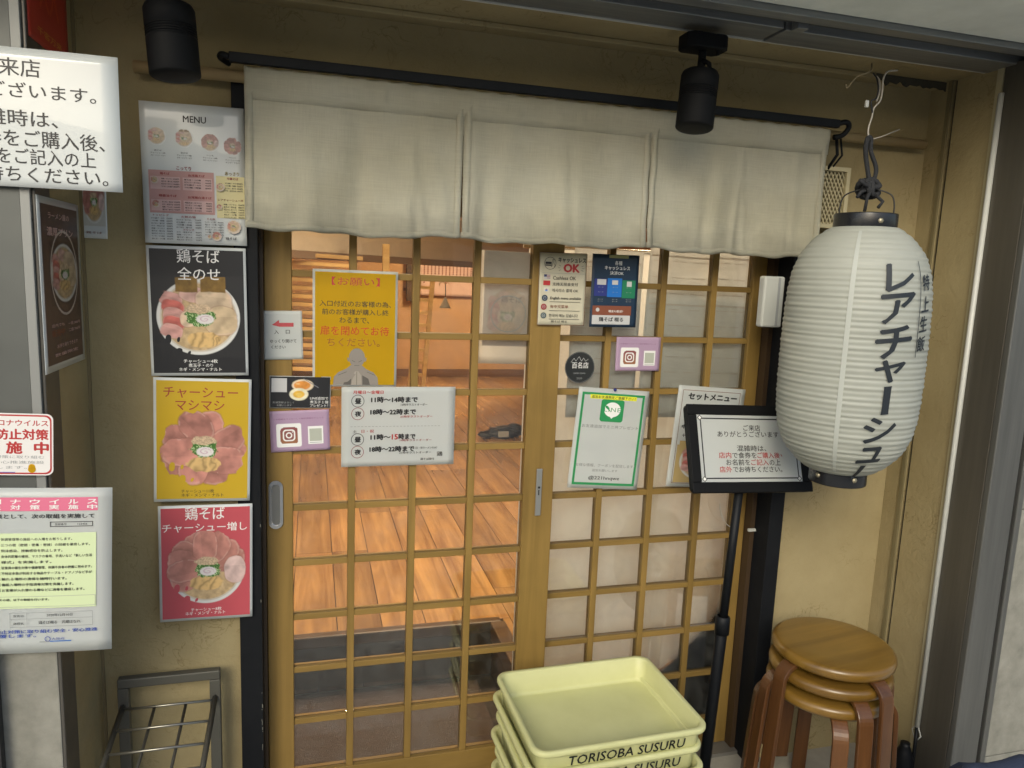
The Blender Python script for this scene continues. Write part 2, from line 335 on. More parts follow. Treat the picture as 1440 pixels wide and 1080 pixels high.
class Sheet:
    """flat printed thing. local x to the right, z up, the printed side towards local -y"""
    def __init__(s, name, label, cat, bl, br, tl, base, t=.0008, group=None, frame_pad=0, rounded=0, curl=0, back=0):
        bl, br, tl = Vector(bl), Vector(br), Vector(tl)
        u = (br-bl); s.w = u.length; u.normalize(); vv = tl-bl; vv = vv-u*vv.dot(u); s.h = vv.length; vv.normalize(); n = u.cross(vv)   # n towards viewer
        M = Matrix(((u.x, -n.x, vv.x, bl.x), (u.y, -n.y, vv.y, bl.y), (u.z, -n.z, vv.z, bl.z), (0, 0, 0, 1)))
        s.root = bpy.data.objects.new(name, None); COL.objects.link(s.root); s.root.matrix_world = M; s.root.empty_display_size = .03
        tag(s.root, label, cat, group); s.k = 0; s.V = []; s.F = []; s.MI = []; s.mats = []; s.layer = .0004
        s.curl = curl
        if base is not None:
            mb = MB()
            if rounded:
                mb.prism(s.rr(0, 0, s.w, s.h, rounded), -t/2, t/2)
            else:
                nx, nz = 14, 14; rows = []
                for sd_ in (0, 1):
                    g = [[mb.bm.verts.new((s.w*i/nx, (-t/2 if sd_ == 0 else t/2)+s.bend(s.w*i/nx, s.h*j/nz), s.h*j/nz)) for i in range(nx+1)] for j in range(nz+1)]
                    for j in range(nz):
                        for i in range(nx):
                            q = (g[j][i], g[j][i+1], g[j+1][i+1], g[j+1][i]); f = mb.bm.faces.new(q if sd_ == 0 else q[::-1]); f.smooth = True
                    rows.append(g)
                a, b = rows
                for j in range(nz):
                    for i in (0, nx): mb.bm.faces.new((a[j][i], b[j][i], b[j+1][i], a[j+1][i]))
                for i in range(nx):
                    for j in (0, nz): mb.bm.faces.new((a[j][i], b[j][i], b[j][i+1], a[j][i+1]))
            mb.build('paper' if base in (PAPER, LAMIN, CREAM, YEL) else 'sheet', base, s.root, recalc=True)
        s.t = t
    def bend(s, x, z):
        if not s.curl: return 0
        return s.curl*(math.sin(x/s.w*5.1+.6)*.5+math.sin(z/s.h*4.3+x/s.w*2+1.)*.5+(1-z/s.h)**3*-.8)
    @staticmethod
    def rr(x0, z0, x1, z1, r, n=6):
        P = []
        for cx, cz, a in ((x1-r, z0+r, -90), (x1-r, z1-r, 0), (x0+r, z1-r, 90), (x0+r, z0+r, 180)):
            for k in range(n+1): th = R_(a+90*k/n); P.append((cx+r*math.cos(th), cz+r*math.sin(th)))
        return P
    def _mi(s, m):
        if m not in s.mats: s.mats.append(m)
        return s.mats.index(m)
    def _y(s): s.k += 1; return -s.t/2-s.layer-.00004*s.k
    def poly(s, pts, m, hold=None):
        """pts in sheet fractions (u from left, v from top)"""
        y = hold if hold is not None else s._y(); b = len(s.V)
        for u, v in pts:
            x, z = u*s.w, (1-v)*s.h; s.V.append((x, y+s.bend(x, z), z))
        s.F.append(tuple(range(b, b+len(pts)))[::-1]); s.MI.append(s._mi(m)); return y
    def rect(s, u0, v0, u1, v1, m, hold=None):
        if s.curl:
            y = hold if hold is not None else s._y(); nu = max(1, int(abs(u1-u0)*10)); nv = max(1, int(abs(v1-v0)*10))
            for i in range(nu):
                for j in range(nv):
                    a0 = u0+(u1-u0)*i/nu; a1 = u0+(u1-u0)*(i+1)/nu; b0 = v0+(v1-v0)*j/nv; b1 = v0+(v1-v0)*(j+1)/nv
                    s.poly([(a0, b0), (a1, b0), (a1, b1), (a0, b1)], m, y)
            return y
        return s.poly([(u0, v0), (u1, v0), (u1, v1), (u0, v1)], m, hold)
    def frame(s, u0, v0, u1, v1, th, m):
        tu, tv = th/s.w, th/s.h; y = s._y()
        s.rect(u0, v0, u1, v0+tv, m, y); s.rect(u0, v1-tv, u1, v1, m, y); s.rect(u0, v0+tv, u0+tu, v1-tv, m, y); s.rect(u1-tu, v0+tv, u1, v1-tv, m, y)
    def rrect(s, u0, v0, u1, v1, r, m):
        P = s.rr(u0*s.w, (1-v1)*s.h, u1*s.w, (1-v0)*s.h, r); return s.poly([(x/s.w, 1-z/s.h) for x, z in P], m)
    def disc(s, u, v, r, m, r2=None, n=32, squash=1):
        y = s._y(); cx, cz = u*s.w, (1-v)*s.h
        if r2 is None:
            s.poly([((cx+r*math.cos(2*math.pi*k/n))/s.w, 1-(cz+r*squash*math.sin(2*math.pi*k/n))/s.h) for k in range(n)], m, y)
        else:
            for k in range(n):
                a, b = 2*math.pi*k/n, 2*math.pi*(k+1)/n
                s.poly([((cx+q*math.cos(t))/s.w, 1-(cz+q*squash*math.sin(t))/s.h) for q, t in ((r, a), (r, b), (r2, b), (r2, a))], m, y)
    def line(s, u0, v0, u1, v1, th, m):
        x0, z0, x1, z1 = u0*s.w, v0*s.h, u1*s.w, v1*s.h; dx, dz = x1-x0, z1-z0; l = math.hypot(dx, dz); nx, nz = -dz/l*th/2, dx/l*th/2
        s.poly([((x0+nx)/s.w, (z0+nz)/s.h), ((x0-nx)/s.w, (z0-nz)/s.h), ((x1-nx)/s.w, (z1-nz)/s.h), ((x1+nx)/s.w, (z1+nz)/s.h)][::-1], m)
    def text(s, t, u0, u1, v, m, h=None, bold=0, spacing=1.0):
        """fits the text between u0 and u1, centred on height v; h = height as a fraction of the sheet"""
        V, F = glyphs(t, 0, spacing)
        if len(V) == 0: return
        mn, mx = V.min(0), V.max(0); tw = mx[0]-mn[0]; th = mx[1]-mn[1]
        W_ = (u1-u0)*s.w; sx = W_/tw; sz = sx if h is None else h*s.h/th
        y = s._y(); mi = s._mi(m); d = bold*1.1
        offs = [(0, 0)] if bold < .009 else ([(-.5*d, -.3*d), (.5*d, .3*d)] if bold < .02 else [(-d, 0), (d, 0), (0, -.8*d), (0, .8*d)])
        for q, (ox, oz) in enumerate(offs):
            b = len(s.V)
            for p in V:
                x = u0*s.w+(p[0]-mn[0]+ox)*sx; z = (1-v)*s.h+(p[1]-(mn[1]+mx[1])/2+oz)*sz
                s.V.append((x, y-.000018*q+s.bend(x, z), z))
            for f in F: s.F.append(tuple(i+b for i in f)); s.MI.append(mi)
    def picture(s, img, u0, v0, u1, v1, name='picture', mask=None, transl=0):
        """img: (rows, cols, 3) linear colours, row 0 at the top; pasted as a coloured grid"""
        h, w, _ = img.shape; y = s._y()
        xs = np.linspace(u0*s.w, u1*s.w, w); zs = np.linspace((1-v0)*s.h, (1-v1)*s.h, h)
        X, Z = np.meshgrid(xs, zs); Y = np.full_like(X, y)
        if s.curl: Y = np.vectorize(lambda a, b: y+s.bend(a, b))(X, Z)
        idx = np.arange(w*h).reshape(h, w)
        q = np.stack([idx[:-1, :-1], idx[1:, :-1], idx[1:, 1:], idx[:-1, 1:]], -1).reshape(-1, 4)
        if mask is not None: q = q[mask[:-1, :-1].reshape(-1)]
        me = bpy.data.meshes.new(name); me.from_pydata(np.stack([X, Y, Z], -1).reshape(-1, 3).tolist(), [], q.tolist())
        ca = me.color_attributes.new('ink', 'FLOAT_COLOR', 'POINT'); c4 = np.ones((w*h, 4)); c4[:, :3] = np.clip(img.reshape(-1, 3), 0, 1); ca.data.foreach_set('color', c4.ravel())
        me.materials.append(vcol_mat(transl)); return link(name, me, s.root)
    def done(s, name='printing'):
        if s.V:
            me = bpy.data.meshes.new(name); me.from_pydata(s.V, [], s.F)
            for m in s.mats: me.materials.append(m)
            me.polygons.foreach_set('material_index', s.MI); me.update(); link(name, me, s.root)
        return s.root

def wall_sheet(name, label, cat, quad, Y, base, **kw):
    """quad: TL TR BR BL as seen in the photo, on the plane y=Y"""
    TL, TR, BR, BL = [at(*q, Y) for q in quad]
    c = (TL+TR+BR+BL)/4; w = ((TR-TL).length+(BR-BL).length)/2; h = ((TL-BL).length+(TR-BR).length)/2
    u = ((TR-TL)+(BR-BL)).normalized(); v = Vector((-u.z, 0, u.x))
    bl = c-u*w/2-v*h/2; return Sheet(name, label, cat, bl, bl+u*w, bl+v*h, base, **kw)

# ------------------------------------------------------------------ painted food pictures (numpy -> vertex colours)
def vnoise(h, w, cell, seed):
    rs = np.random.RandomState(seed); gh, gw = int(h/cell)+3, int(w/cell)+3; g = rs.rand(gh, gw)
    y = np.arange(h)/cell; x = np.arange(w)/cell; yi = y.astype(int); xi = x.astype(int); fy = (y-yi)[:, None]; fx = (x-xi)[None]
    fy = fy*fy*(3-2*fy); fx = fx*fx*(3-2*fx); a = g[yi][:, xi]; b = g[yi][:, xi+1]; c = g[yi+1][:, xi]; d = g[yi+1][:, xi+1]
    return (a*(1-fx)+b*fx)*(1-fy)+(c*(1-fx)+d*fx)*fy
def fb(h, w, cell, seed): return (vnoise(h, w, cell, seed)+.5*vnoise(h, w, cell/2, seed+1)+.25*vnoise(h, w, max(1.2, cell/4), seed+2))/1.75
def round_mask(n, r=.92):
    Y, X = np.mgrid[0:n, 0:n]; return np.hypot(X/(n-1)-.5, Y/(n-1)-.5)*2 < r
def ramen(n, bgc, style, seed=1):
    h = w = n; Y, X = np.mgrid[0:h, 0:w]; x = (X/(w-1)-.5)*2; y = (Y/(h-1)-.5)*2
    im = np.ones((h, w, 3))*np.array(bgc); N1 = fb(h, w, n/8, seed); N2 = fb(h, w, n/22, seed+9); N3 = vnoise(h, w, 1.6, seed+5)
    def put(mask, col, sh=None):
        c = np.ones((h, w, 3))*np.array(col)
        if sh is not None: c = c*sh[..., None]
        m = np.clip(mask, 0, 1)[..., None]; im[:] = im*(1-m)+c*m
    r = np.hypot(x, y*1.0); ang = np.arctan2(y, x); aa = n/2.2
    if style in ('all', 'extra', 'plain'):
        rim = np.clip((.93-r)*aa, 0, 1); put(rim, (.72, .72, .70), .8+.25*(y < 0)*0+.12*N1); put(np.clip((.86-r)*aa, 0, 1), (.55, .5, .42), .7+.5*N1)
        put(np.clip((.82-r)*aa, 0, 1), (.50, .36, .20), .6+.7*N2)
    rs = np.random.RandomState(seed)
    def slice_(cx, cy, a, b, rot, base):
        c, s_ = math.cos(rot), math.sin(rot); dx, dy = x-cx, y-cy; p = (dx*c+dy*s_)/a; q = (-dx*s_+dy*c)/b
        d = (np.abs(p)**2.6+np.abs(q)**2.6)**(1/2.6)+.22*(N1-.5)+.08*(N2-.5)
        put(np.clip((1.06-d)*aa*min(a, b), 0, 1)*.35, (.20, .08, .06)); 
        marb = .62+.22*N2+.30*N1+.14*np.cos(p*4+q*3+5*N1)+.12*(q < -.3); put(np.clip((1-d)*aa*min(a, b), 0, 1), base, marb)
        put(np.clip((1-abs(d-.93)/.08), 0, 1)*.35*(N1 > .45), (.66, .46, .40))
    meat = (.43, .19, .155)
    if style == 'mashi':
        for k in range(10):
            t = k*2.4+.2; rr_ = .50+.08*rs.rand(); slice_(rr_*math.cos(t), rr_*math.sin(t)*.95, .44+.06*rs.rand(), .34, t+rs.uniform(-.5, .5), tuple(np.array(meat)*(.8+.45*rs.rand())))
    if style == 'extra':
        for k in range(9):
            t = math.pi*.8+((k*4) % 9)/9*math.pi*1.25+rs.uniform(-.1, .1); slice_(.55*math.cos(t), .55*math.sin(t)-.05, .42, .30, t, tuple(np.array(meat)*(.9+.3*rs.rand())))
        slice_(.68, .05, .26, .36, 0, (.62, .45, .42))
    if style in ('all', 'plain'):
        for k in range(5): slice_(-.60+.06*k*(k-4)*-.25, -.42+.19*k, .26, .18, .3, (.50, .13, .11) if k % 2 else (.56, .30, .27))
        slice_(-.12, -.55, .30, .2, .2, (.6, .38, .33)); slice_(.35, -.4, .42, .3, .1, (.56, .43, .30)); slice_(.5, .1, .36, .36, 0, (.55, .42, .27))
        slice_(-.22, .05, .2, .2, 0, (.66, .50, .36))
        if style == 'all':
            for (a0, a1) in ((-.5, .0), (.05, .62)):
                mk = np.clip(np.minimum(np.minimum(x-a0, a1-x), np.minimum(y+1.0+.1*x, -.62-y+.05*N1))*aa, 0, 1); put(mk, (.20, .115, .025), .6+.7*N2)
    # menma / noodles
    nx_, ny_ = (0, .38) if style != 'all' else (.1, .55)
    d = np.hypot((x-nx_)/.42, (y-ny_)/.2)+.3*(N2-.5); st = .55+.55*np.abs(np.sin(9*y+16*x*(.3+N1)+7*N1)); put(np.clip((1-d)*aa*.2, 0, 1), (.60, .40, .17), st)
    # spring onion
    d = np.hypot((x-.02)/.33, (y+.0)/.24)+.5*(N2-.5)
    g = np.clip((1-d)*aa*.25, 0, 1); put(g, (.06, .17, .03), .5+1.1*N3); put(g*(N3 > .66), (.42, .52, .28)); put(np.clip((1-np.hypot(x/.3, (y+.2)/.12)-.5*(N2-.5))*9, 0, 1), (.56, .42, .28), .6+.6*N3)
    # fish cake with pink swirl
    cx, cy = (.03, .07) if style != 'all' else (.14, .05)
    dx, dy = (x-cx)/.21, (y-cy)/.125; d = np.hypot(dx, dy)+.03*np.sin(14*np.arctan2(dy, dx)); put(np.clip((1-d)*aa*.14, 0, 1), (.74, .70, .70), .8+.2*N1)
    sp = np.clip(1-np.abs(((d*2.1-np.arctan2(dy, dx)/(2*math.pi)) % 1)-.5)*5, 0, 1)*(d < .68); put(sp*.9, (.46, .22, .34))
    if style == 'mashi': outside = r+.10*(N1-.5)*2+.03*np.sin(13*ang) > .97; im[outside] = np.array(bgc)
    elif style == 'extra': m = (r > .94); im[m & ~((r+.12*(N1-.5)) < 1.0) | (m & (y > .3))] = np.array(bgc)
    elif style == 'plain': im[r > .94] = np.array(bgc)
    else: im[(r > .94) & (y > -.6)] = np.array(bgc); im[(y < -.98)] = np.array(bgc)
    return im

# ================================================================== THE SETTING
ZS = 2.165                                   # soffit height
WY = -.05                                    # face of the plaster wall
XL, XR = -.615, 1.702                        # the two returns
structure('ground', (-60, -60, -.30), (60, 60, -.12), pmat('far_ground', (.25, .25, .24), .9))
structure('pavement', (-12, -9, -.118), (12, -.02, -.012), pmat('concrete_paving', (.38, .375, .35), .9, col2=(.48, .475, .44), vscale=40, bump=.4))
structure('doorstep', (XL, -.34, -.011), (XR, -.004, 0.0), pmat('doorstep_concrete', (.28, .26, .22), .85, col2=(.36, .34, .29), vscale=9, bump=.3))

wall = thing('plaster_wall', 'tan plastered shop front wall surrounding the sliding doors', 'wall', (XL, WY, 0))
def wpart(name, a, b, m, parent=wall, bev=0):
    a = Vector(a)-parent.location; b = Vector(b)-parent.location
    return MB().box(a, b).build(name, m, parent, None, bev)
wpart('wall_panel', (XL, WY, 0), (-.285, .12, ZS+.2), PLASTER)
wpart('wall_panel', (1.312, WY, 0), (XR, .12, ZS+.2), PLASTER)
wpart('wall_panel', (-.285, WY, 1.80), (1.312, .12, ZS+.2), PLASTER)
lw = thing('side_wall', 'tan plastered return wall at the left edge of the entrance recess', 'wall', (XL, -.26, 0))
wpart('wall_panel', (XL-.2, -.26, 0), (XL, .12, ZS+.2), PLASTER, lw)
wpart('corner_bead', (XL, WY-.008, 0), (XL+.006, WY, ZS), pmat('corner_seam', (.20, .155, .08), .9), lw)
rw = thing('side_wall', 'tan plastered return wall right of the stools with a dark vertical groove', 'wall', (XR, -.30, 0))
wpart('wall_panel', (XR, -.127, 0), (XR+.2, .12, ZS+.2), PLASTER, rw)
wpart('groove', (XR+.012, -.142, 0), (XR+.2, -.127, ZS+.2), DARKGAP, rw)
wpart('wall_panel', (XR, -.275, 0), (XR+.2, -.142, ZS+.2), PLASTER, rw)
wpart('groove_lip', (XR-.006, -.128, 0), (XR, -.116, ZS-.002), pmat('olive_trim', (.17, .14, .07), .6), rw)
wpart('corner_strip', (XR-.004, -.295, 0), (XR+.05, -.2755, ZS-.002), pmat('cream_strip', (.42, .37, .23), .6), rw)

sof = thing('soffit', 'tan plastered soffit panel over the shop entrance', 'soffit', (XL, WY, ZS))
wpart('soffit_panel', (XL-.1, -.228, ZS), (XR+.15, WY+.03, ZS+.1), PLASTER, sof)
# a slightly sagging older board near the wall
wpart('cover_board', (XL, -.10, ZS-.014), (XR, WY, ZS-.0005), PLASTER, sof, .003)
wpart('edge_trim', (XL-.1, -.236, ZS-.006), (XR, -.2285, ZS+.02), WHITEP, sof)
rp_ = random.Random(9); top_ = []; bot_ = []
a_, b_ = at(1232, 108, -.10).x, at(1345, 124, -.10).x
for k in range(25):
    x = a_+(b_-a_)*k/24; bot_.append((x-XL, -.012-rp_.uniform(.001, .013)*(1 if 2 < k < 23 else .3)-.008*math.sin(k*.5)**2))
MB().prism([(x, z) for x, z in bot_]+[(b_-XL, -.0008), (a_-XL, -.0008)], -.0525, -.0495).build('peeled_patch', pmat('peeled_plaster_dark', (.055, .05, .035), .95, bump=.8, bscale=90), sof)
sh = thing('steel_header', 'grey steel shutter housing along the front edge of the soffit', 'shutter housing', (XL, -.41, ZS))
wpart('face_panel', (XL-.4, -.33, ZS-.004), (.985, -.2365, ZS+.05), STEELX, sh, .002)
wpart('face_panel', (.990, -.33, ZS-.007), (2.3, -.2365, ZS+.05), STEELX, sh, .002)
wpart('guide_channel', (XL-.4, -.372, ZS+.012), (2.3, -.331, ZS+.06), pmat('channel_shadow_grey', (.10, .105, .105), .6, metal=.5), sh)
wpart('outer_lip', (XL-.4, -.412, ZS-.002), (2.3, -.373, ZS+.05), STEELX, sh, .002)
wpart('mounting_clip', (1.0, -.362, ZS-.01), (1.03, -.335, ZS+.02), STEELX, sh, .001)
can = thing('canopy_slab', 'pale concrete canopy slab over the pavement at upper right', 'canopy', (XL, -.42, ZS))
wpart('slab', (-3, -.72, ZS+.012), (4.5, -.414, ZS+.3), CONC, can, .004)
lj = thing('steel_jamb', 'grey brown steel shutter jamb left of the entrance', 'shutter jamb', (XL, -.34, 0))
wpart('side_plate', (XL-.0035, -.345, 0), (XL+.003, -.262, ZS), pmat('jamb_steel_dark', (.13, .12, .105), .45, metal=.6, smudge=.15), lj, .002)
wpart('edge_strip', (XL-.021, -.352, 1.0), (XL-.004, -.3455, ZS), pmat('edge_grey', (.26, .265, .255), .5, metal=.3), lj, .001)
rj = thing('steel_jamb', 'brushed steel shutter jamb at the right side of the entrance', 'shutter jamb', (XR, -.34, 0))
wpart('side_plate', (XR-.003, -.405, 0), (XR+.05, -.2965, ZS), pmat('jamb_steel_mid', (.13, .12, .10), .45, metal=.6, smudge=.18, var=.12, vscale=3, stretch=(14, 14, .6)), rj, .002)
wpart('front_plate', (XR-.003, -.425, 0), (XR+.09, -.4055, ZS), STEEL, rj, .003)
wpart('guide_slot', (XR+.091, -.414, 0), (XR+.105, -.3655, ZS), DARKGAP, rj)
wpart('front_plate', (XR+.106, -.425, 0), (XR+.125, -.3655, ZS), STEEL, rj, .003)
def pillar(name, label, x0, x1, y0, joints):
    p = thing(name, label, 'pillar', (x0, y0, 0)); zs = [0]+joints+[ZS+.01]
    for a, b in zip(zs, zs[1:]): wpart('stone_slab', (x0, y0, a+.0015), (x1, y0+.4, b-.0015), STONE, p, .002)
    wpart('mortar', (x0+.004, y0+.006, 0), (x1-.004, y0+.39, ZS), pmat('mortar', (.16, .155, .14), .9), p)
    return p
pillar('stone_pillar', 'pale stone pillar at the far left carrying the paper notices', -1.55, XL-.004, -.345, [.30, .98, 1.62])
pillar('stone_pillar', 'pale stone pillar at the far right beside the steel jamb', XR+.126, 3.4, -.415, [.18, .95, 1.55])
wpart('cover_panel', (-1.55, -.351, 1.0), (XL-.0215, -.3455, ZS), pmat('cover_steel', (.11, .115, .108), .5, metal=.4, smudge=.15, var=.15, vscale=3), lj)
wpart('edge_pipe', (-.742, -.372, 0), (-.722, -.352, ZS), DARKGAP, lj)

# building above the shop and houses over the street (they shade the entrance and show in the glass)
up = thing('upper_facade', 'rendered upper storeys of the shop building above the canopy', 'building', (0, 0, ZS+.3))
wpart('wall', (-6, -.45, 2.80), (8, 9, 9.0), pmat('upper_render', (.42, .40, .36), .9), up)
wpart('fascia', (-6, -.45, ZS+.31), (8, .11, 2.799), pmat('upper_render', (.42, .40, .36), .9), up)
op = thing('opposite_building', 'grey rendered building across the narrow street behind the viewer', 'building', (0, -6.5, 0))
wpart('wall', (-11, -14, 0), (3.5, -9.0, 3.3), pmat('opposite_render', (.46, .45, .42), .9, var=.1), op)
for i in range(5):
    for k in range(1):
        x0 = -9.5+i*2.5; fr = wpart('window', (x0, -9.0, .9+k*2.4), (x0+1.5, -8.95, 2.1+k*2.4), pmat('opposite_frame', (.5, .5, .48), .5), op)
        g = wpart('pane', (x0+.07, -8.95, .97+k*2.4), (x0+1.43, -8.94, 2.03+k*2.4), pmat('opposite_pane', (.05, .06, .07), .1), op); g.parent = fr
op2 = thing('opposite_building', 'low white building across the street beyond the grey one', 'building', (4, -6.5, 0))
wpart('wall', (4.2, -14, 0), (13, -9.2, 2.9), pmat('opposite_white', (.62, .62, .60), .9), op2)
wpart('door', (6, -9.2, 0), (7, -9.17, 2.1), pmat('opposite_door', (.1, .08, .06), .5), op2)

# ------------------------------------------------------------------ black painted posts beside the doors
def post(label, x0, x1, y0):
    p = thing('door_post', label, 'post', (x0, y0, 0))
    wpart('post', (x0, y0, 0), (x1, .06, 1.985 if x0 < 0 else 1.94), POSTB, p, .002)
    rs = random.Random(int(x0*100)+50); mb = MB()
    for k in range(22):
        z = rs.choice((rs.uniform(.05, .45), rs.uniform(.25, .40), rs.uniform(.05, .9))); w = rs.uniform(.0006, .0018); hh = rs.uniform(.002, .014)
        cx = x1-x0-rs.uniform(.001, .004); mb.box((cx-w, -.0009, z), (cx+.0005, .002, z+hh))
    mb.build('paint_chips', PEEL, p)['kind'] = 'stuff'; return p
post('black painted door post left of the doors, behind the menu posters', -.287, -.232, -.072)
post('black painted door post right of the doors beside the stools', 1.262, 1.311, -.072)
fr = thing('door_frame', 'dark wooden frame and track around the two sliding doors', 'door frame', (-.23, 0, 0))
wpart('side_jamb', (-.2315, -.03, 0), (-.2235, .08, 1.80), pmat('brown_jamb', (.05, .03, .015), .5), fr)
wpart('side_jamb', (1.2465, .0, 0), (1.2615, .08, 1.80), pmat('brown_jamb', (.05, .03, .015), .5), fr)
wpart('head_rail', (-.2315, -.045, 1.752), (1.2615, .10, 1.799), DOORX, fr, .002)
wpart('sill', (-.2315, -.02, -.004), (1.2615, .10, .012), pmat('sill_metal', (.22, .21, .19), .5, metal=.5), fr)

# ------------------------------------------------------------------ the two lattice doors
def lattice_door(label, y, xo, xi0, verts, xi1, xo1, z0, pitch, ztop, hand):
    """outer edge xo, inner edge xi0, muntin centres, inner edge xi1, outer edge xo1; z0 = height of lattice row 0"""
    d = thing('sliding_door', label, 'door', (xo, y, 0)); ox = Vector((xo, y, 0))
    def P(name, a, b, m, bev=.0015, parent=None):
        o = MB().box(Vector(a)-ox, Vector(b)-ox).build(name, m, d, None, bev)
        if parent is not None: o.parent = parent
        return o
    zb = z0-9*pitch
    P('stile', (xo, y-.003, .014), (xi0, y+.030, ztop), DOORZ, .002); P('stile', (xi1, y-.003, .014), (xo1, y+.030, ztop), DOORZ, .002)
    P('bottom_rail', (xi0, y-.002, .014), (xi1, y+.029, zb), DOORX, .002); P('top_rail', (xi0, y-.002, z0+pitch+.009), (xi1, y+.029, ztop), DOORX, .002)
    mw = .0095
    for vx in verts: P('muntin', (vx-mw, y, zb), (vx+mw, y+.028, z0+pitch+.009), DOORZ, .0015)
    base = None; edges = [xi0]+[q for vx in verts for q in (vx-mw, vx+mw)]+[xi1]
    xs = list(zip(edges[0::2], edges[1::2]))
    for k in range(-1, 9):
        z = z0-k*pitch
        for a, b in (xs if k >= 0 else []): P('crossbar', (a+.0002, y+.002, z-.0085), (b-.0002, y+.026, z+.0085), DOORX, .0012)
    for k in range(-1, 9):
        zt = z0-k*pitch-(.0085 if k >= 0 else -.0005); zl = z0-(k+1)*pitch+(.0085 if k < 8 else 0)
        for a, b in xs:
            P('glass_pane', (a, y+.013, zl), (b, y+.0155, zt), GLASS, 0)
    return d
d1 = lattice_door('left brown wooden lattice sliding door with notices taped over its clear panes', 0, -.2225, -.156, [-.0035, .1615, .327], .4815, .572, 1.535, .1552, 1.75, 0)
d2 = lattice_door('right brown wooden lattice sliding door backed by pale sheets, behind the sign board', .036, .50, .568, [.735, .903, 1.071], 1.200, 1.2455, 1.535, .158, 1.75, 1)
# recessed finger pull and lock
h = Vector((-.199, -.004, .928)); q = thing('finger_pull', 'oval chrome finger pull on the left door stile', 'handle', h)
rim = [(-.0165+0, 0)]
def stadium(w, hh, n=10):
    r = w/2; P = []
    for c, a in ((hh/2-r, 0), (-(hh/2-r), 180)):
        for k in range(n+1): t = R_(a+180*k/n); P.append((r*math.cos(t), c+r*math.sin(t)))
    return P
mb = MB(); o_, i_ = stadium(.036, .132), stadium(.021, .112)
for sgn, y in ((0, -.003),):
    A = [mb.bm.verts.new((a, -.0035, b)) for a, b in o_]; B = [mb.bm.verts.new((a, -.0045, b)) for a, b in i_]; Cc = [mb.bm.verts.new((a, .003, b)) for a, b in o_]; D = [mb.bm.verts.new((a*.93, .003, b*.97)) for a, b in i_]
    n = len(A)
    for k in range(n):
        k2 = (k+1) % n
        for p_, q_ in ((A, B), (A, Cc), (B, D)): f = mb.bm.faces.new((p_[k], p_[k2], q_[k2], q_[k])); f.smooth = p_ is not A or q_ is not B
mb.build('rim', CHROME, q)
MB().prism(i_, .0005, .003).build('cup', pmat('pull_cup', (.25, .25, .24), .4, metal=.9), q)
q = thing('door_lock', 'tall steel lock plate on the meeting stile of the doors', 'lock', (.527, -.004, .862))
MB().box((-.0085, -.004, 0), (.0085, .0005, .140)).build('plate', ALU, q, None, .001)
MB().prism([(.0035*math.cos(t*.5), .085+.0035*math.sin(t*.5)) for t in range(12)], -.0055, -.0042).build('keyhole', DARKGAP, q)
MB().box((-.0015, -.0052, .062), (.0015, -.0042, .078)).build('slot', DARKGAP, q)

# ------------------------------------------------------------------ interior
IN = pmat('interior_plaster', (.52, .31, .15), .85, var=.06)
INW = pmat('interior_white', (.70, .64, .54), .85)
FZ = .22
structure('interior_floor', (-2.2, .62, .02), (3.8, 7.3, FZ-.014), pmat('subfloor', (.06, .04, .03), .9))
structure('interior_floor_side', (.57, .11, .02), (3.8, .62, FZ-.014), pmat('subfloor', (.06, .04, .03), .9))
structure('pit_floor', (-1.6, .11, -.02), (.57, .62, 0), pmat('pit_concrete', (.07, .055, .05), .9, var=.2))
flo = bpy.data.objects.new('plank_floor', None); COL.objects.link(flo); flo['kind'] = 'structure'; flo.location = (0, 0, FZ)
PWD = .165; rs = random.Random(3)
meshes = {}
def plank(x, y0, y1, w=PWD):
    key = (round(y1-y0, 3), round(w, 3))
    if key not in meshes:
        mb = MB(); mb.box((0, 0, -.012), (w-.0025, y1-y0-.0025, 0), bev=.0012); o = mb.build('plank', PLANK, flo, (x, y0, 0)); meshes[key] = o.data
    else: o = link('plank', meshes[key], flo, (x, y0, 0))
    return o
lens = [.8, 1.35, 1.9]
xi = -1.5
i = 0
while xi < 3.2:
    y = .64 if xi < .60 else .115
    if xi < .613 < xi+PWD:
        plank(.613, .115, .64, xi+PWD-.613)
    far = 4.6 if (xi < -.6) else 7.25
    first = True
    while y < far:
        L_ = lens[rs.randrange(2)+(0 if first else 1)] if first else 1.9
        y1 = min(y+L_, far); plank(xi, y, y1) if y1-y > .05 else None; y = y1; first = False
    xi += PWD; i += 1
pit = thing('entry_pit', 'sunken entry pit with dark wooden edging just inside the left door', 'entry pit', (-.9, .11, 0))
def pp(name, a, b, m, bev=.003): return wpart(name, a, b, m, pit, bev)
for k in range(9): pp('riser_board', (-.9+k*.163, .622, .001), (-.9+k*.163+.161, .6385, FZ-.036), PITW, .001)
for k in range(3): pp('riser_board', (.568, .115+k*.168, .001), (.5835, .115+k*.168+.166, FZ-.036), PITW, .001)
EDGE = wood_mat('pit_edge_wood', (.07, .04, .022), (.12, .07, .035), 'X', rough=.4, perobj=.05)
pp('edging', (-.9, .600, FZ-.035), (.60, .640, FZ+.010), EDGE, .006); pp('edging', (.553, .115, FZ-.06), (.612, .5995, FZ+.012), EDGE, .006)
mat_ = thing('doormat', 'dark brown coir doormat lying in the entry pit', 'doormat', (-.62, .14, 0))
mt = MB(); mt.box((0, 0, .001), (1.12, .43, .016), bev=.004); mt.build('mat', pmat('coir', (.045, .028, .022), .95, col2=(.085, .055, .045), vscale=160, bump=1, bscale=350), mat_)

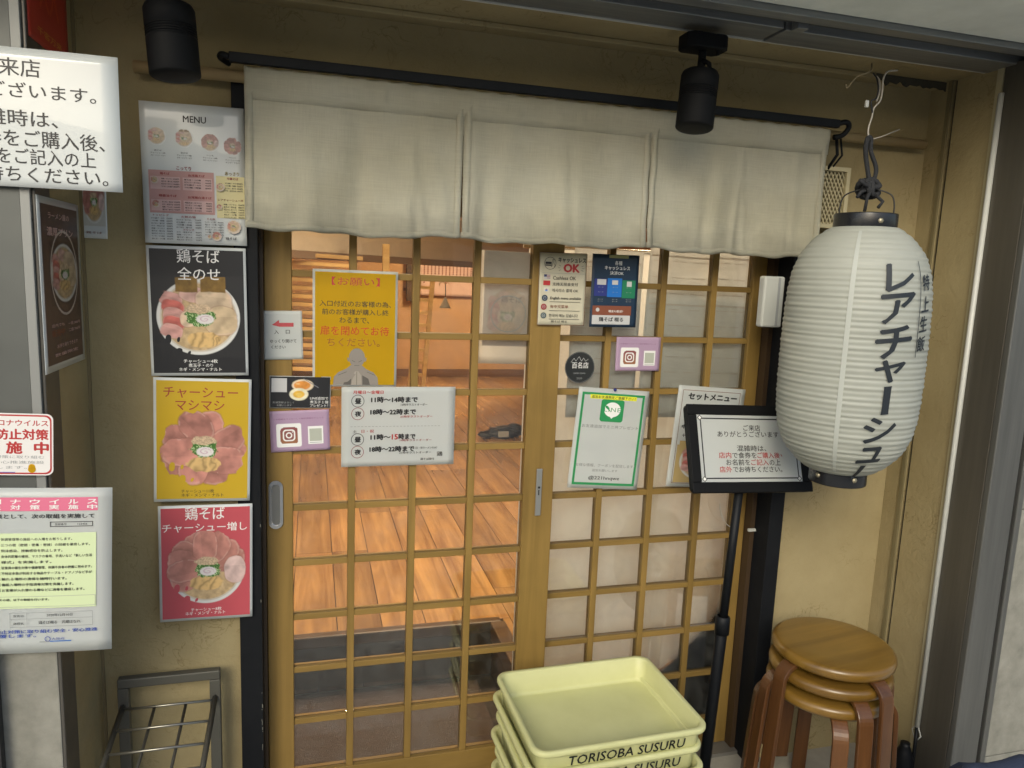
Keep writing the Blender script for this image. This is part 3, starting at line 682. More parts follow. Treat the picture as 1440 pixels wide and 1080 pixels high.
room = thing('dining_room_shell', 'warm ochre walls and white ceiling of the ramen shop interior', 'room', (0, 7.3, FZ))
wpart('back_wall', (-2.2, 7.3, 0), (3.8, 7.45, 2.7), IN, room)
wpart('left_wall', (-2.35, .12, 0), (-2.2, 7.45, 2.7), IN, room)
wpart('right_wall', (3.8, .12, 0), (3.95, 7.45, 2.7), IN, room)
wpart('ceiling', (-2.35, .12, 2.55), (3.95, 7.45, 2.7), INW, room)
wpart('skirting', (-2.2, 7.27, FZ), (3.8, 7.2995, FZ+.09), pmat('skirting', (.16, .08, .04), .5), room)
wpart('picture_rail', (1.0, 7.28, 1.30), (3.2, 7.2995, 1.34), pmat('skirting', (.16, .08, .04), .5), room)
# diagonal bulkhead whose lit underside/face shows just below the curtain
A_ = at(404, 351, 3.0); B_ = at(775, 378, 6.2)
bk = thing('bulkhead', 'white ceiling bulkhead crossing the interior just below the curtain hem', 'bulkhead', (A_.x, A_.y, A_.z))
dv = Vector((B_.x-A_.x, B_.y-A_.y, 0)); ln = dv.length; bk.rotation_euler = (0, 0, math.atan2(dv.y, dv.x))
MB().box((-1.2, 0, 0), (ln+.7, .12, 2.54-A_.z)).build('face', INW, bk, None, .003)
MB().box((-1.2, -.012, -.05), (ln+.7, .13, -.0005)).build('lower_trim', pmat('bulkhead_trim', (.30, .22, .16), .6), bk, None, .002)
# slatted wooden shelving far left
sl = thing('slatted_rack', 'tall rack of yellow wooden slats inside behind the yellow notice', 'rack', at(408, 545, 3.2))
b0 = sl.location.copy()
def spart(name, a, b, m=SLATW, rot=0): 
    o = MB().box(a, b).build(name, m, sl, None, .002); o.rotation_euler.y = rot; return o
for k in range(15): spart('slat', (-.10, -.02-.012*(k % 2), .12+k*.055), (.44+.03*math.sin(k*2.3), .10, .12+k*.055+.026), rot=R_(1.3))
for x in (-.08, .40, .62): spart('upright', (x, .02, -.3), (x+.045, .075, 1.0))
for k in range(3): spart('brace', (.40, .0, .12+k*.3), (.665, .02, .155+k*.3))
lf = thing('ladder_frame', 'narrow wooden ladder frame leaning beside the ochre wall', 'ladder', at(572, 560, 5.0)); lf.rotation_euler = (0, R_(4), 0)
for x in (0, .13): MB().box((x, 0, 0), (x+.04, .05, 1.15)).build('rail', SLATW, lf, None, .003)
for k in range(9): MB().box((.04, .01, .1+k*.12), (.13, .04, .13+k*.12)).build('rung', SLATW, lf)
# dark beam, banners, pendant lamp
bm_ = thing('dark_beam', 'short dark post fixed to the wall left of the menu banner', 'post', at(578, 395, 7.2)); MB().box((-.05, 0, -.25), (.05, .09, .4)).build('beam', EDGE, bm_)
s = wall_sheet('menu_banner', 'pink paper menu banner with columns of writing high on the back wall', 'banner', [(588, 362), (672, 366), (672, 418), (588, 415)], 7.25, pmat('banner_paper', (.62, .42, .34), .7))
for k in range(15):
    u = .08+k*.06; v = .1
    rs2 = random.Random(k)
    for j in range(rs2.randint(6, 12)):
        s.rect(u+.008, v, u+.030, v+.035, BRN); v += .048
s.done()
lampP = at(626, 424, 4.6)
pnd = thing('pendant_lamp', 'small white cone pendant lamp hanging inside against the ochre wall', 'pendant lamp', lampP)
MB().lathe([(0, .055), (.012, .055), (.02, .03), (.055, -.045), (.075, -.085), (.071, -.085), (.05, -.043), (.015, .028), (0, .03)], 28).build('shade', WHITEP, pnd)
MB().tube([(0, 0, .05), (.004, 0, .12), (-.002, 0, .22)], .006, 8).build('cord', K, pnd)
pnd.scale = (.7, .7, .7)
MB().tube([(-.002, 0, .22), (-.03, 0, .25), (-.075, 0, .235), (-.08, 0, .2)], .005, 6).tube([(-.002, 0, .22), (.03, 0, .255), (.05, 0, .22)], .005, 6).build('hook', pmat('brass', (.4, .3, .15), .4, metal=.8), pnd)
# black bag on the floor
bgp = atZ(705, 615, FZ)
bag = thing('black_bag', 'black leather bag slumped on the plank floor inside', 'bag', bgp)
mb = MB(); rb = random.Random(2)
for (cx, cy, cz, rx, ry, rz_) in ((0, 0, .045, .13, .08, .05), (.10, .03, .05, .10, .07, .055), (-.13, -.01, .03, .07, .05, .03)):
    t = bmesh.new(); bmesh.ops.create_icosphere(t, subdivisions=3, radius=1)
    for v in t.verts:
        k = 1+.10*math.sin(v.co.x*5+v.co.z*7)+.06*math.sin(v.co.y*11); v.co = Vector((cx+v.co.x*rx*k, cy+v.co.y*ry*k, max(0, cz+v.co.z*rz_*k)))
    mb.merge(t, True)
mb.build('body', pmat('black_leather', (.02, .018, .017), .3, bump=.5, bscale=30), bag)
MB().tube([(-.1, -.03, .04), (-.05, -.08, .09), (.03, -.09, .10), (.08, -.06, .08)], .009, 8).build('strap', pmat('black_leather', (.02, .018, .017), .3), bag)
MB().box((-.05, -.088, .02), (.04, -.078, .07), bev=.004).build('pocket', GREY, bag)

# ceiling lamps of the dining room (the photograph shows the room lit)
WARM = (1, .74, .48)
def downlight(x, y, z, watt, label, sz=.35, col=WARM):
    t = thing('ceiling_lamp', label, 'ceiling lamp', (x, y, z), 'warm ceiling lamps of the dining room')
    MB().lathe([(0, .03), (sz*.52, .03), (sz*.56, .0), (sz*.5, -.004), (sz*.5, .012), (0, .012)], 28).build('housing', WHITEP, t)
    em = bpy.data.materials.get('lamp_glow') or bpy.data.materials.new('lamp_glow'); em.use_nodes = True
    em.node_tree.nodes['Principled BSDF'].inputs['Emission Color'].default_value = (*col, 1); em.node_tree.nodes['Principled BSDF'].inputs['Emission Strength'].default_value = 4
    MB().prism([(sz*.48*math.cos(a*.3), sz*.48*math.sin(a*.3)) for a in range(21)], .002, .008, 'XY').build('diffuser', em, t)
    l = bpy.data.lights.new('lamp_light', 'AREA'); l.shape = 'DISK'; l.size = sz; l.energy = watt; l.color = col
    lo = bpy.data.objects.new('lamp_light', l); COL.objects.link(lo); lo.parent = t; lo.location = (0, 0, -.012); return t
LP = 33
downlight(.35, 1.35, 2.50, LP*1.0, 'round warm ceiling lamp just inside the left door')
downlight(.1, 3.6, 2.50, LP*1.3, 'round warm ceiling lamp over the middle of the plank floor')
downlight(1.7, 5.6, 2.50, LP*1.8, 'round warm ceiling lamp near the ochre back wall')
downlight(1.15, .95, 2.50, LP*1.1, 'round warm ceiling lamp behind the right door')
downlight(-1.0, 1.9, 2.50, LP*.8, 'round warm ceiling lamp left of the entry pit')

# pale sheets and curtain behind the right door
SHEETB = pmat('backing_paper', (.80, .81, .82), .6, transl=.5, var=.05, vscale=3)
CURT = pmat('white_curtain_cloth', (.82, .84, .85), .9, transl=.28, var=.06, vscale=2)
def backing(label, q, Y=.075):
    s = wall_sheet('backing_sheet', label, 'paper sheet', q, Y, SHEETB); return s
gh = ink('ghost_print', (.745, .705, .68), .6, .5)
rs3 = random.Random(11)
for lab, q in (('pale printed sheet behind the top left panes of the right door', [(905, 340), (1000, 345), (985, 588), (905, 585)]),
               ('pale printed sheet behind the top right panes of the right door', [(1007, 345), (1073, 348), (1060, 590), (990, 587)]),
               ('pale printed sheet behind the panes left of the round black sticker', [(803, 350), (900, 352), (895, 588), (800, 585)])):
    s = backing(lab, q)
    for k in range(9):
        v = .1+k*.09
        if k in (0, 3): s.rect(.04, v-.03, .96, v-.02, ink('ghost_bright', (.80, .74, .70), .6, .5))
        for c in range(3):
            u = .06+c*.31; s.rect(u, v, u+rs3.uniform(.15, .27), v+.005, gh)
    s.done()
cur = thing('white_curtain', 'white cloth curtain hanging behind the lower panes of the right door', 'curtain', (.55, .20, .30))
mb = MB(); n = 120; zb_, zt_ = -.076, 1.34; V_ = []
x0_, x1_ = -.02, 1.25
for j in range(12):
    z = zb_+(zt_-zb_)*j/11; row = []
    for i2 in range(n+1):
        x = x0_+(x1_-x0_)*i2/n; a = 1-.35*j/11
        y = a*(.016*math.sin(x*21+.5)+.010*math.sin(x*47+j*.08)+.012*math.sin(x*9.3+1))
        row.append(mb.bm.verts.new((x, y, z)))
    V_.append(row)
for j in range(11):
    for i2 in range(n): f = mb.bm.faces.new((V_[j][i2], V_[j][i2+1], V_[j+1][i2+1], V_[j+1][i2])); f.smooth = True
o = mb.build('cloth', CURT, cur)
MB().tube([(-.04, 0, zt_), (1.28, 0, zt_)], .006).build('rod', CHROME, cur)
bar = thing('chrome_bar', 'chrome push bar low behind the right door glass', 'bar', at(970, 969, .10)); MB().tube([(-.13, 0, 0), (.02, 0, 0)], .008).tube([(.02, 0, 0), (.02, .05, 0)], .006).build('bar', CHROME, bar)
# poster taped on the inside of the left door's fourth column
s = wall_sheet('inner_poster', 'translucent ramen bowl poster seen through the right column of the left door', 'poster', [(677, 352), (752, 355), (744, 513), (671, 510)], .04, pmat('thin_poster', (.86, .85, .84), .5, transl=.6))
n_ = 60; im = ramen(n_, (.66, .62, .61), 'plain', 4); im = im*.4+.6*np.array((.75, .70, .70)); s.picture(im, .08, .28, .98, .84, 'bowl_picture', transl=.35)
s.rect(.05, 0, 1, .28, ink('ghost_grey', (.50, .51, .52), .6, .4)); s.text('鶏そば', .40, .80, .42, ink('ghost_text', (.38, .36, .36), .6, .2)); s.disc(.55, .55, .052, ink('ghost_blue', (.50, .53, .56), .6, .2), .049)
s.done()

# ================================================================== NOREN CURTAIN, RODS, LAMPS
LINEN = cloth_mat('linen', (.74, .72, .60), .45)
nz0, nz1 = 1.637, 1.977; NX0, NX1 = -.253, 1.296
nor = thing('noren_curtain', 'off white linen shop curtain in three panels hanging over the doors', 'curtain', (NX0, -.125, nz0))
slits = [.612, 1.078]       # x of the two slits (world)
slits = [at(650, 260, -.125).x, at(911, 280, -.125).x]
edges = [NX0]+slits+[NX1]
_rf = random.Random(21)
FOLDS = [(_rf.uniform(-.25, 1.3), _rf.uniform(.007, .028), _rf.choice((-1, 1))*_rf.uniform(.003, .0085), _rf.uniform(-.05, .05)) for _ in range(22)]
def noren_y(x, z):
    h = (nz1-z)/(nz1-nz0)        # 0 top .. 1 hem
    y = .014*h*math.sin(x*7.3+.6)+.010*h*math.sin(x*17+1.1+h)+.0035*h*math.sin(x*41+2*h)*(.5+.5*math.sin(x*5))+.0022*math.sin(x*33+z*60)*math.sin(x*9+1)+.0022*math.sin(x*61+h*3)*(1-h)**2
    y += .0035*h*math.sin(x*29+2)
    for fx_, fw, fa, ft in FOLDS: y += fa*h**.8*math.exp(-((x-fx_-ft*h)/fw)**2)
    for s_ in edges: y += -.007*h*h*math.exp(-((x-s_)/.035)**2)
    for s_, c in ((-.253+.26, 1), (.93, .6)): y += .012*h**1.2*math.exp(-((x-s_)/.018)**2)*c
    return y
for pi in range(3):
    xa, xb = edges[pi]+(.0005 if pi else 0), edges[pi+1]-(.0005 if pi < 2 else 0)
    mb = MB(); nx, nz = 90, 50; g = []
    for j in range(nz+1):
        row = []
        for i2 in range(nx+1):
            x = xa+(xb-xa)*i2/nx; hh = j/nz; z = nz1-(nz1-nz0)*hh
            # hem sags between the corners, the slit edges pull apart lower down
            sag = .006*math.sin(math.pi*i2/nx)*hh+(.003*math.sin(x*23)+.002*math.sin(x*61))*hh
            pull = 0
            if pi > 0 and i2 < 12: pull += .0035*max(0, (hh-.25))**1.3*(1-i2/12)
            if pi < 2 and i2 > nx-12: pull -= .0035*max(0, (hh-.25))**1.3*(1-(nx-i2)/12)
            if hh < .28 and pi > 0 and i2 == 0: pull -= .0005
            if hh < .28 and pi < 2 and i2 == nx: pull += .0005
            if pi == 2 and i2 == nx: pull += -.02*hh
            elif pi == 2 and i2 > nx-25: pull += -.02*hh*((i2-nx+25)/25)**1
            row.append(mb.bm.verts.new((x+pull-NX0, noren_y(x, z), z-sag-nz0)))
        g.append(row)
    for j in range(nz):
        for i2 in range(nx): f = mb.bm.faces.new((g[j][i2], g[j+1][i2], g[j+1][i2+1], g[j][i2+1])); f.smooth = True
    o = mb.build('cloth_panel', LINEN, nor); sm = o.modifiers.new('thick', 'SOLIDIFY'); sm.thickness = .0011; sm.offset = 0
    # stitched hems: folded strips
    mb = MB()
    def hemstrip(f0, f1):
        A, B = [], []
        for k in range(61):
            p, q_ = f0(k/60), f1(k/60); A.append(mb.bm.verts.new(p)); B.append(mb.bm.verts.new(q_))
        for k in range(60): f = mb.bm.faces.new((A[k], B[k], B[k+1], A[k+1])); f.smooth = True
    def PT(i2f, hh, off=-.0018):
        x = xa+(xb-xa)*i2f; z = nz1-(nz1-nz0)*hh; sag = .006*math.sin(math.pi*i2f)*hh+(.003*math.sin(x*23)+.002*math.sin(x*61))*hh
        pull = -.02*hh*max(0, ((i2f*90-65)/25)) if pi == 2 else 0
        return (x+pull-NX0, noren_y(x, z)+off+.0006*math.sin(i2f*150), z-sag-nz0)
    wv = .016/(xb-xa)
    hemstrip(lambda t: PT(t, .955), lambda t: PT(t, .998)); hemstrip(lambda t: PT(.004, t*.99+.005), lambda t: PT(.004+wv, t*.99+.005)); hemstrip(lambda t: PT(.996-wv, t*.99+.005), lambda t: PT(.996, t*.99+.005))
    o = mb.build('hem', LINEN, nor); sm = o.modifiers.new('thick', 'SOLIDIFY'); sm.thickness = .0011
# sleeve that wraps the rod
mb = MB(); g = []
for k in range(241):
    x = NX0+(NX1-NX0)*k/240; row = []
    for a in range(13):
        t = R_(-95-190*a/12) ; rr_ = .0155+.0012*math.sin(x*83+a*.7)+.0009*math.sin(x*171+a)
        row.append((x-NX0, -.0+rr_*math.cos(t)*1.0, nz1-.004-nz0+rr_*math.sin(t)))
    # front face continues down to the seam
    zt = nz1-nz0; row = [(x-NX0, -.0016+noren_y(x, nz1-.055), zt-.055), (x-NX0, -.0035+noren_y(x, nz1-.03)+.0012*math.sin(x*97+1)+.0008*math.sin(x*211), zt-.032), (x-NX0, -.0080+.0012*math.sin(x*71)+.0009*math.sin(x*190), zt-.010), (x-NX0, -.0090+.0010*math.sin(x*113), zt+.010+.0012*math.sin(x*140)), (x-NX0, .0, zt+.0165+.0016*math.sin(x*120+1)), (x-NX0, .011, zt+.006), (x-NX0, .006, zt-.02)]
    g.append([mb.bm.verts.new(p) for p in row])
for A, B in zip(g, g[1:]):
    for k in range(len(A)-1): f = mb.bm.faces.new((A[k], A[k+1], B[k+1], B[k])); f.smooth = True
o = mb.build('rod_sleeve', LINEN, nor); sm = o.modifiers.new('thick', 'SOLIDIFY'); sm.thickness = .001

zr = at(320, 92, -.135).z
rod = thing('curtain_rod', 'black metal bar with hooked ends just above the linen curtain', 'curtain rod', (-.285, -.135, 1.998))
xa, xb = at(322, 92, -.135).x, at(1178, 186, -.135).x
MB().box((xa+.285, -.008, -.003), (xb+.285, .008, .019), bev=.002).build('bar', BLACK, rod)
MB().tube([(xa+.285, 0, .008), (xa+.285-.014, 0, .012), (xa+.285-.02, .02, .010), (xa+.285-.005, .05, .006)], .007, 8).build('end_hook', BLACK, rod)
x_ = xb+.285; MB().tube([(x_-.005, 0, .008), (x_+.022, -.005, .014), (x_+.035, .0, .002), (x_+.025, .01, -.018), (x_+.0, .015, -.026)], .0075, 8).build('end_hook', BLACK, rod)
wr = thing('wooden_rail', 'thin round wooden rail on the wall behind the curtain bar', 'rail', (-.49, -.085, 1.977))
xa, xb = at(188, 95, -.085).x, at(1300, 203, -.085).x
MB().tube([(xa+.49, 0, 0), (xb+.49, 0, .010)], .0135, 14).build('rail', RAILW, wr)
for xx in (-.1+.49, 1.25+.49): MB().box((xx, -.0, -.03), (xx+.02, .035, -.012)).build('bracket', BLACK, wr)
MB().tube([(1.33+.49, -.03, .0), (1.335+.49, -.035, -.05), (1.325+.49, -.01, -.09)], .0045, 8).tube([(1.345+.49, -.03, -.005), (1.355+.49, -.03, -.05), (1.34+.49, -.01, -.085)], .003, 8).build('tie_cord', BLACK, wr)

def track_lamp(label, top, bot, r, plate_c=None):
    """top, bot: axis end points of the lamp body"""
    top, bot = Vector(top), Vector(bot); ax = (bot-top); L_ = ax.length; ax.normalize()
    t = thing('spot_lamp', label, 'spot lamp', bot, 'black cylinder spot lamps under the soffit')
    M = (-ax).to_track_quat('Z', 'Y').to_matrix().to_4x4()
    prof = [(0, -.002), (r*.6, -.001), (r*.93, 0), (r*.98, .002), (r, .004), (r, L_*.50)]
    for k in range(5): z = L_*(.52+k*.035); prof += [(r, z), (r*.965, z+.001), (r*.965, z+.004), (r, z+.005)]
    prof += [(r, L_*.93), (r*.93, L_*.985), (r*.80, L_), (0, L_)]
    MB().lathe(prof, 48, M=M).build('body', MBLACK, t)
    pc = Vector(plate_c)-bot; tp = top-bot
    MB().tube([tp-ax*-.01, tp+Vector((0, 0, .0)), Vector((tp.x*.3+pc.x*.7, tp.y*.3+pc.y*.7, (tp.z+pc.z)/2)), pc], .010, 12).build('stem', MBLACK, t)
    MB().tube([tp+Vector((r*.5, -.01, -.02)), tp+Vector((r*.35, -.01, .02)), tp+Vector((0, 0, .03))], .006, 8).build('swivel', MBLACK, t)
    mb = MB(); w, d, hh, c = .055, .034, .034, .012
    oct_ = [(-w+c, -d), (w-c, -d), (w, -d+c), (w, d-c), (w-c, d), (-w+c, d), (-w, d-c), (-w, -d+c)]
    o_l = [(pc.x+a, pc.y+b) for a, b in oct_]; mb.prism(o_l, pc.z, pc.z+hh, 'XY'); mb.build('mount_plate', MBLACK, t, None, .003)
    for sgn in (1,): MB().lathe([(0, -.008), (.004, -.008), (.004, 0)], 12, c=pc+Vector((.035, -.012, 0))).build('screw', MBLACK, t)
    return t
r2 = .0455
track_lamp('black cylinder spot lamp over the left end of the curtain', at(237, 8, -.30), at(247, 108, -.31), .0475, (-.372, -.28, 2.122))
track_lamp('black cylinder spot lamp in front of the right curtain panel', at(985, 102, -.27), at(976, 181, -.285), r2, at(988, 72, -.262))

# cream wicker-fronted vent
vq = [(1152, 232), (1199, 236), (1187, 323), (1140, 319)]
TL, TR, BR, BL = [at(*q_, -.10) for q_ in vq]
vt = thing('vent_cover', 'cream vent cover with diamond lattice between curtain and lantern', 'vent', (BL.x, -.10, BL.z))
w_, h_ = .118, TL.z-BL.z
MB().box((0, .02, 0), (w_, .048, h_)).build('backing', pmat('vent_back', (.17, .14, .07), .8), vt)
for a, b in (((0, 0, 0), (w_, .0195, .012)), ((0, 0, h_-.012), (w_, .0195, h_)), ((0, 0, .012), (.012, .0195, h_-.012)), ((w_-.012, 0, .012), (w_, .0195, h_-.012))): MB().box(a, b, bev=.001).build('frame_bar', CREAMP, vt)
k = 0
for sg in (1, -1):
    for i2 in range(-9, 10):
        p0 = Vector((w_/2+i2*.0125, 0, h_/2)); dx = Vector((.55*sg, 0, 1)).normalized(); pts = []
        tmin, tmax = -9, 9
        for axis, lo, hi in ((0, .012, w_-.012), (2, .012, h_-.012)):
            a = (lo-p0[axis])/dx[axis]; b = (hi-p0[axis])/dx[axis]; tmin = max(tmin, min(a, b)); tmax = min(tmax, max(a, b))
        if tmax-tmin > .01: yy = .008+(.004 if sg > 0 else 0); MB().strip([p0+dx*tmin+Vector((0, yy, 0)), p0+dx*tmax+Vector((0, yy, 0))], dx.cross(Vector((0, 1, 0))), .0032, .002).build('lattice_strip', CREAMP, vt)

# white plastic box beside lantern
bx_ = at(1070, 460, -.10); tq = at(1100, 389, -.10)
wb = thing('white_box', 'white plastic sensor box on the door frame half hidden by the lantern', 'sensor box', (bx_.x, -.10, bx_.z))
MB().box((0, 0, 0), (.068, .03, tq.z-bx_.z), bev=.006).build('case', WHITEP, wb); MB().box((.045, -.0015, .004), (.052, 0, tq.z-bx_.z-.004)).build('seam', GREY, wb)

# ================================================================== LANTERN
LC = Vector((1.232, -.38, 1.083)); LH = .62; LRAD = .172
def lprof(t):       # t 0 bottom .. 1 top
    u = 2*t-1; return LRAD*(1-.47*abs(u)**5.6-.06*u*u)*(1-.01*u)
lan = thing('paper_lantern', 'large white ribbed paper lantern with black vertical lettering', 'lantern', LC, rotz=0)
NR = 46; prof = []
for k in range(NR*5+1):
    t = k/(NR*5); ph = (k % 5)/5
    prof.append((lprof(t)-(.0010+.0005*math.sin(k//5*2.7))*math.cos(2*math.pi*ph)+.0006*math.sin((k//5)*1.9), LH*t))
MB().lathe(prof, 120).build('shade', LANT, lan)
def ring(z0, z1, r, name):
    mb = MB(); mb.lathe([(r*.80, z0), (r, z0), (r*1.01, z0+.003), (r*1.01, z1-.003), (r, z1), (r*.82, z1), (r*.80, z0)], 64); return mb.build(name, pmat('black_lacquer', (.012, .013, .016), .25, smudge=.08), lan)
RT, RB = .0735, .070
ring(LH-.006, LH+.034, RT, 'top_ring'); ring(-.036, .006, RB, 'bottom_ring')
MB().lathe([(0, -.030), (RB*.8, -.030), (RB*.8, -.026), (0, -.026)], 32).build('bottom_plate', BLACK, lan)
vdir = math.atan2(CO.y-LC.y, CO.x-LC.x)
for z, r, n_l in ((LH+.014, RT, 'ring'), (-.014, RB, 'ring')):
    for da in (.62, -.72) if z < 0 else (.48,):
        a = vdir+da; c = Vector((math.cos(a)*r*1.01, math.sin(a)*r*1.01, z)); M = Vector((math.cos(a), math.sin(a), 0)).to_track_quat('Z', 'Y').to_matrix().to_4x4()
        MB().lathe([(0, .003), (.0022, .003), (.007, .001), (.0075, -.002)], 6, c=c, M=M).build('rosette', pmat('brass_dull', (.38, .34, .24), .4, metal=.7), lan)
# vertical white join of the vinyl
def wrapv(x, z, off): # x arc length to the right as the viewer sees it, z height
    r = lprof(min(1, max(0, z/LH))); a = vdir+x/LRAD; return (math.cos(a)*(r+off), math.sin(a)*(r+off), z)
mb = MB(); A_ = []; 
for k in range(81): z = LH*(.02+.96*k/80); A_.append([mb.bm.verts.new(wrapv(-.018+dx, z, .0028)) for dx in (0, .011)])
for a, b in zip(A_, A_[1:]): f = mb.bm.faces.new((a[0], a[1], b[1], b[0])); f.smooth = True
mb.build('vertical_seam', pmat('seam_vinyl', (.53, .555, .515), .45, transl=.25), lan)
def brush(ch, xc, zc, w, h, m, rot=False, bold=.035, slant=.12, name='character'):
    V, F = glyphs(ch, bold); V = V.copy()
    if rot: V = np.stack([-V[:, 1], V[:, 0], V[:, 2]], 1); V[:, 0] *= 1
    mn, mx = V.min(0), V.max(0); t = bmesh.new()
    bd = bold*1.0 if not rot else .0
    for q, (ox, oz) in enumerate([(-bd, 0), (bd, 0), (0, -bd), (0, bd)] if bd else [(0, 0)]):
        vs = [t.verts.new(((p[0]-(mn[0]+mx[0])/2+ox)/(mx[0]-mn[0])*w, q*.00004, (p[1]-(mn[1]+mx[1])/2+oz)/(mx[1]-mn[1])*h)) for p in V]
        for f in F:
            try: t.faces.new([vs[i] for i in f])
            except ValueError: pass
    for v in t.verts: v.co.z += v.co.x*slant
    for ax, n, lim in ((0, Vector((1, 0, 0)), w), (2, Vector((0, 0, 1)), h)):
        k = -lim
        while k < lim:
            bmesh.ops.bisect_plane(t, geom=t.verts[:]+t.edges[:]+t.faces[:], plane_co=n*k, plane_no=n); k += .007
    for v in t.verts: v.co = Vector(wrapv(xc+v.co.x, zc+v.co.z, .0030+v.co.y))
    mb = MB(); mb.merge(t); return mb.build(name, m, lan)
INKB = ink('lantern_black', (.015, .02, .026), .5)
def zc_(y): return 1.415-(y-480)*.00180-LC.z
tx = .098
for ch, y, w, h, rot, dx in (('レ', 384, .066, .062, 0, 0), ('ア', 424, .078, .066, 0, -.002), ('チ', 468, .080, .072, 0, -.004), ('ャ', 506, .066, .052, 0, -.006), ('ー', 545, .018, .068, 1, -.008), ('シ', 585, .072, .062, 0, -.012), ('ュ', 622, .060, .042, 0, -.018), ('ー', 652, .016, .046, 1, -.024)):
    brush(ch, tx+dx, zc_(y)-.004, w*1.08, h, INKB, bool(rot), .022 if not rot else .05)
for ch, y in (('特', 392), ('上', 420), ('生', 446), ('飯', 472)): brush(ch, .182-(y-392)*.00008, zc_(y), .032, .036, INKB, False, .02)
mb = MB(); A_ = []
for k in range(61): z = zc_(365)+(zc_(490)-zc_(365))*k/60; A_.append([mb.bm.verts.new(wrapv(.155+dx, z, .0038)) for dx in (0, .0022)])
for a, b in zip(A_, A_[1:]): mb.bm.faces.new((a[0], a[1], b[1], b[0]))
mb.build('rule_line', INKB, lan)
# bail wire, rope, knot
sdv = Vector((-math.sin(vdir), math.cos(vdir), 0)); zt = LH+.034
MB().tube([sdv*-.062+Vector((0, 0, zt-.02)), sdv*-.060+Vector((0, 0, zt+.03)), sdv*-.045+Vector((0, 0, zt+.052)), sdv*-.0+Vector((0, 0, zt+.062)), sdv*.045+Vector((0, 0, zt+.052)), sdv*.060+Vector((0, 0, zt+.03)), sdv*.062+Vector((0, 0, zt-.02))], .0018, 8).build('bail_wire', pmat('bail_black', (.03, .03, .03), .4, metal=.5), lan)
rp = thing('black_rope', 'knotted black rope holding the paper lantern up by its wire handle', 'rope', LC+Vector((0, 0, zt+.06)))
ROPE = pmat('rope_black', (.018, .019, .022), .85, bump=.8, bscale=200)
hookz = at(1222, 195, -.38)-rp.location
p0 = Vector(hookz)
MB().tube([(0, 0, .02), (-.010, 0, .05), p0+Vector((-.006, 0, -.03)), p0+Vector((-.004, 0, 0)), p0+Vector((.006, 0, 0)), p0+Vector((.010, 0, -.03)), (.016, 0, .05), (.008, 0, .01)], .0055, 8).build('rope_loop', ROPE, rp)
mb = MB()
for k in range(5):
    a = k*1.25; pts = []
    for j in range(15):
        t = j/14*2*math.pi; v = Vector((.021*math.cos(t), .009*math.sin(2*t+k), .018*math.sin(t)+.004*k-.004)); v.rotate(Euler((a*.4, a, a*.7))); pts.append(v+Vector((.005, 0, .005)))
    mb.tube(pts, .0068, 8)
mb.build('knot', ROPE, rp)
for e in ([(0, -.01, 0), (-.018, -.02, -.02), (-.022, -.02, -.055)], [(0, -.01, 0), (-.03, -.015, .012), (-.042, -.015, .02)], [(.01, -.01, -.01), (.02, -.03, -.03), (.008, -.03, -.045)], [(0, 0, 0), (-.03, -.01, -.008), (-.040, -.01, -.022)]):
    MB().tube(e, .0042, 6).build('rope_end', ROPE, rp)
wr2 = thing('hanging_wire', 'twisted pale wire hanging from the soffit above the lantern', 'wire', at(1232, 95, -.34)); b0 = wr2.location.copy()
def wire(pts, r, m, name='wire_strand'): return MB().tube([Vector(at(x, y, Y))-b0 for x, y, Y in pts], r, 6).build(name, m, wr2)
PW = pmat('pale_wire', (.38, .35, .30), .5)
wire([(1262, 99, -.32), (1248, 101, -.34), (1242, 112, -.36), (1241, 125, -.37), (1238, 141, -.38), (1229, 152, -.38), (1226, 165, -.38), (1221, 182, -.38), (1222, 197, -.38)], .0022, PW)
wire([(1228, 103, -.33), (1233, 110, -.35), (1235, 125, -.37), (1232, 138, -.38), (1225, 143, -.38), (1227, 160, -.38), (1222, 178, -.38)], .002, K)
wire([(1228, 104, -.33), (1236, 112, -.35), (1237, 128, -.37), (1233, 142, -.385)], .002, PW)
wire([(1222, 197, -.38), (1240, 192, -.37), (1265, 182, -.35)], .0012, PW)
wire([(1226, 90, -.30), (1224, 100, -.32), (1205, 108, -.31), (1192, 123, -.30), (1190, 118, -.30)], .0022, pmat('tan_cable', (.26, .21, .12), .6), 'tan_cable')
v = at(1219, 146, -.385)-b0; MB().box(v-Vector((.004, .003, .008)), v+Vector((.004, .003, .008)), bev=.001).build('wire_clip', WHITEP, wr2)

# white conduit on the return
cd = thing('white_conduit', 'thin white vertical conduit on the right return wall', 'conduit', (XR-.008, -.283, .2))
b0 = cd.location.copy(); top = atX(1408, 131, XR-.008); bot = atX(1290, 1022, XR-.008)
yy = (top.y+bot.y)/2
MB().tube([Vector((0, yy-b0.y, bot.z-b0.z)), Vector((0, yy-b0.y, top.z-b0.z))], .0075, 12).build('pipe', WHITEP, cd)
MB().tube([Vector((0, yy-b0.y, bot.z-b0.z)), Vector((-.01, yy-b0.y-.01, bot.z-b0.z-.05)), Vector((-.02, yy-b0.y-.02, -.19))], .005, 8).build('cable_tail', BLACK, cd)
for sgn in (1, -1): MB().tube([Vector((0, yy-b0.y, bot.z-b0.z+.01)), Vector((sgn*.003, yy-b0.y+sgn*.02, bot.z-b0.z-.02)), Vector((0, yy-b0.y, bot.z-b0.z-.05))], .002, 6).build('tie', WHITEP, cd)
cb = thing('black_canister', 'small black canister standing by the cable at the right return', 'canister', (XR-.045, yy, 0))
MB().lathe([(0, 0), (.026, 0), (.028, .01), (.027, .13), (.02, .15), (.014, .165), (.014, .175), (0, .175)], 24).build('body', BLACK, cb)

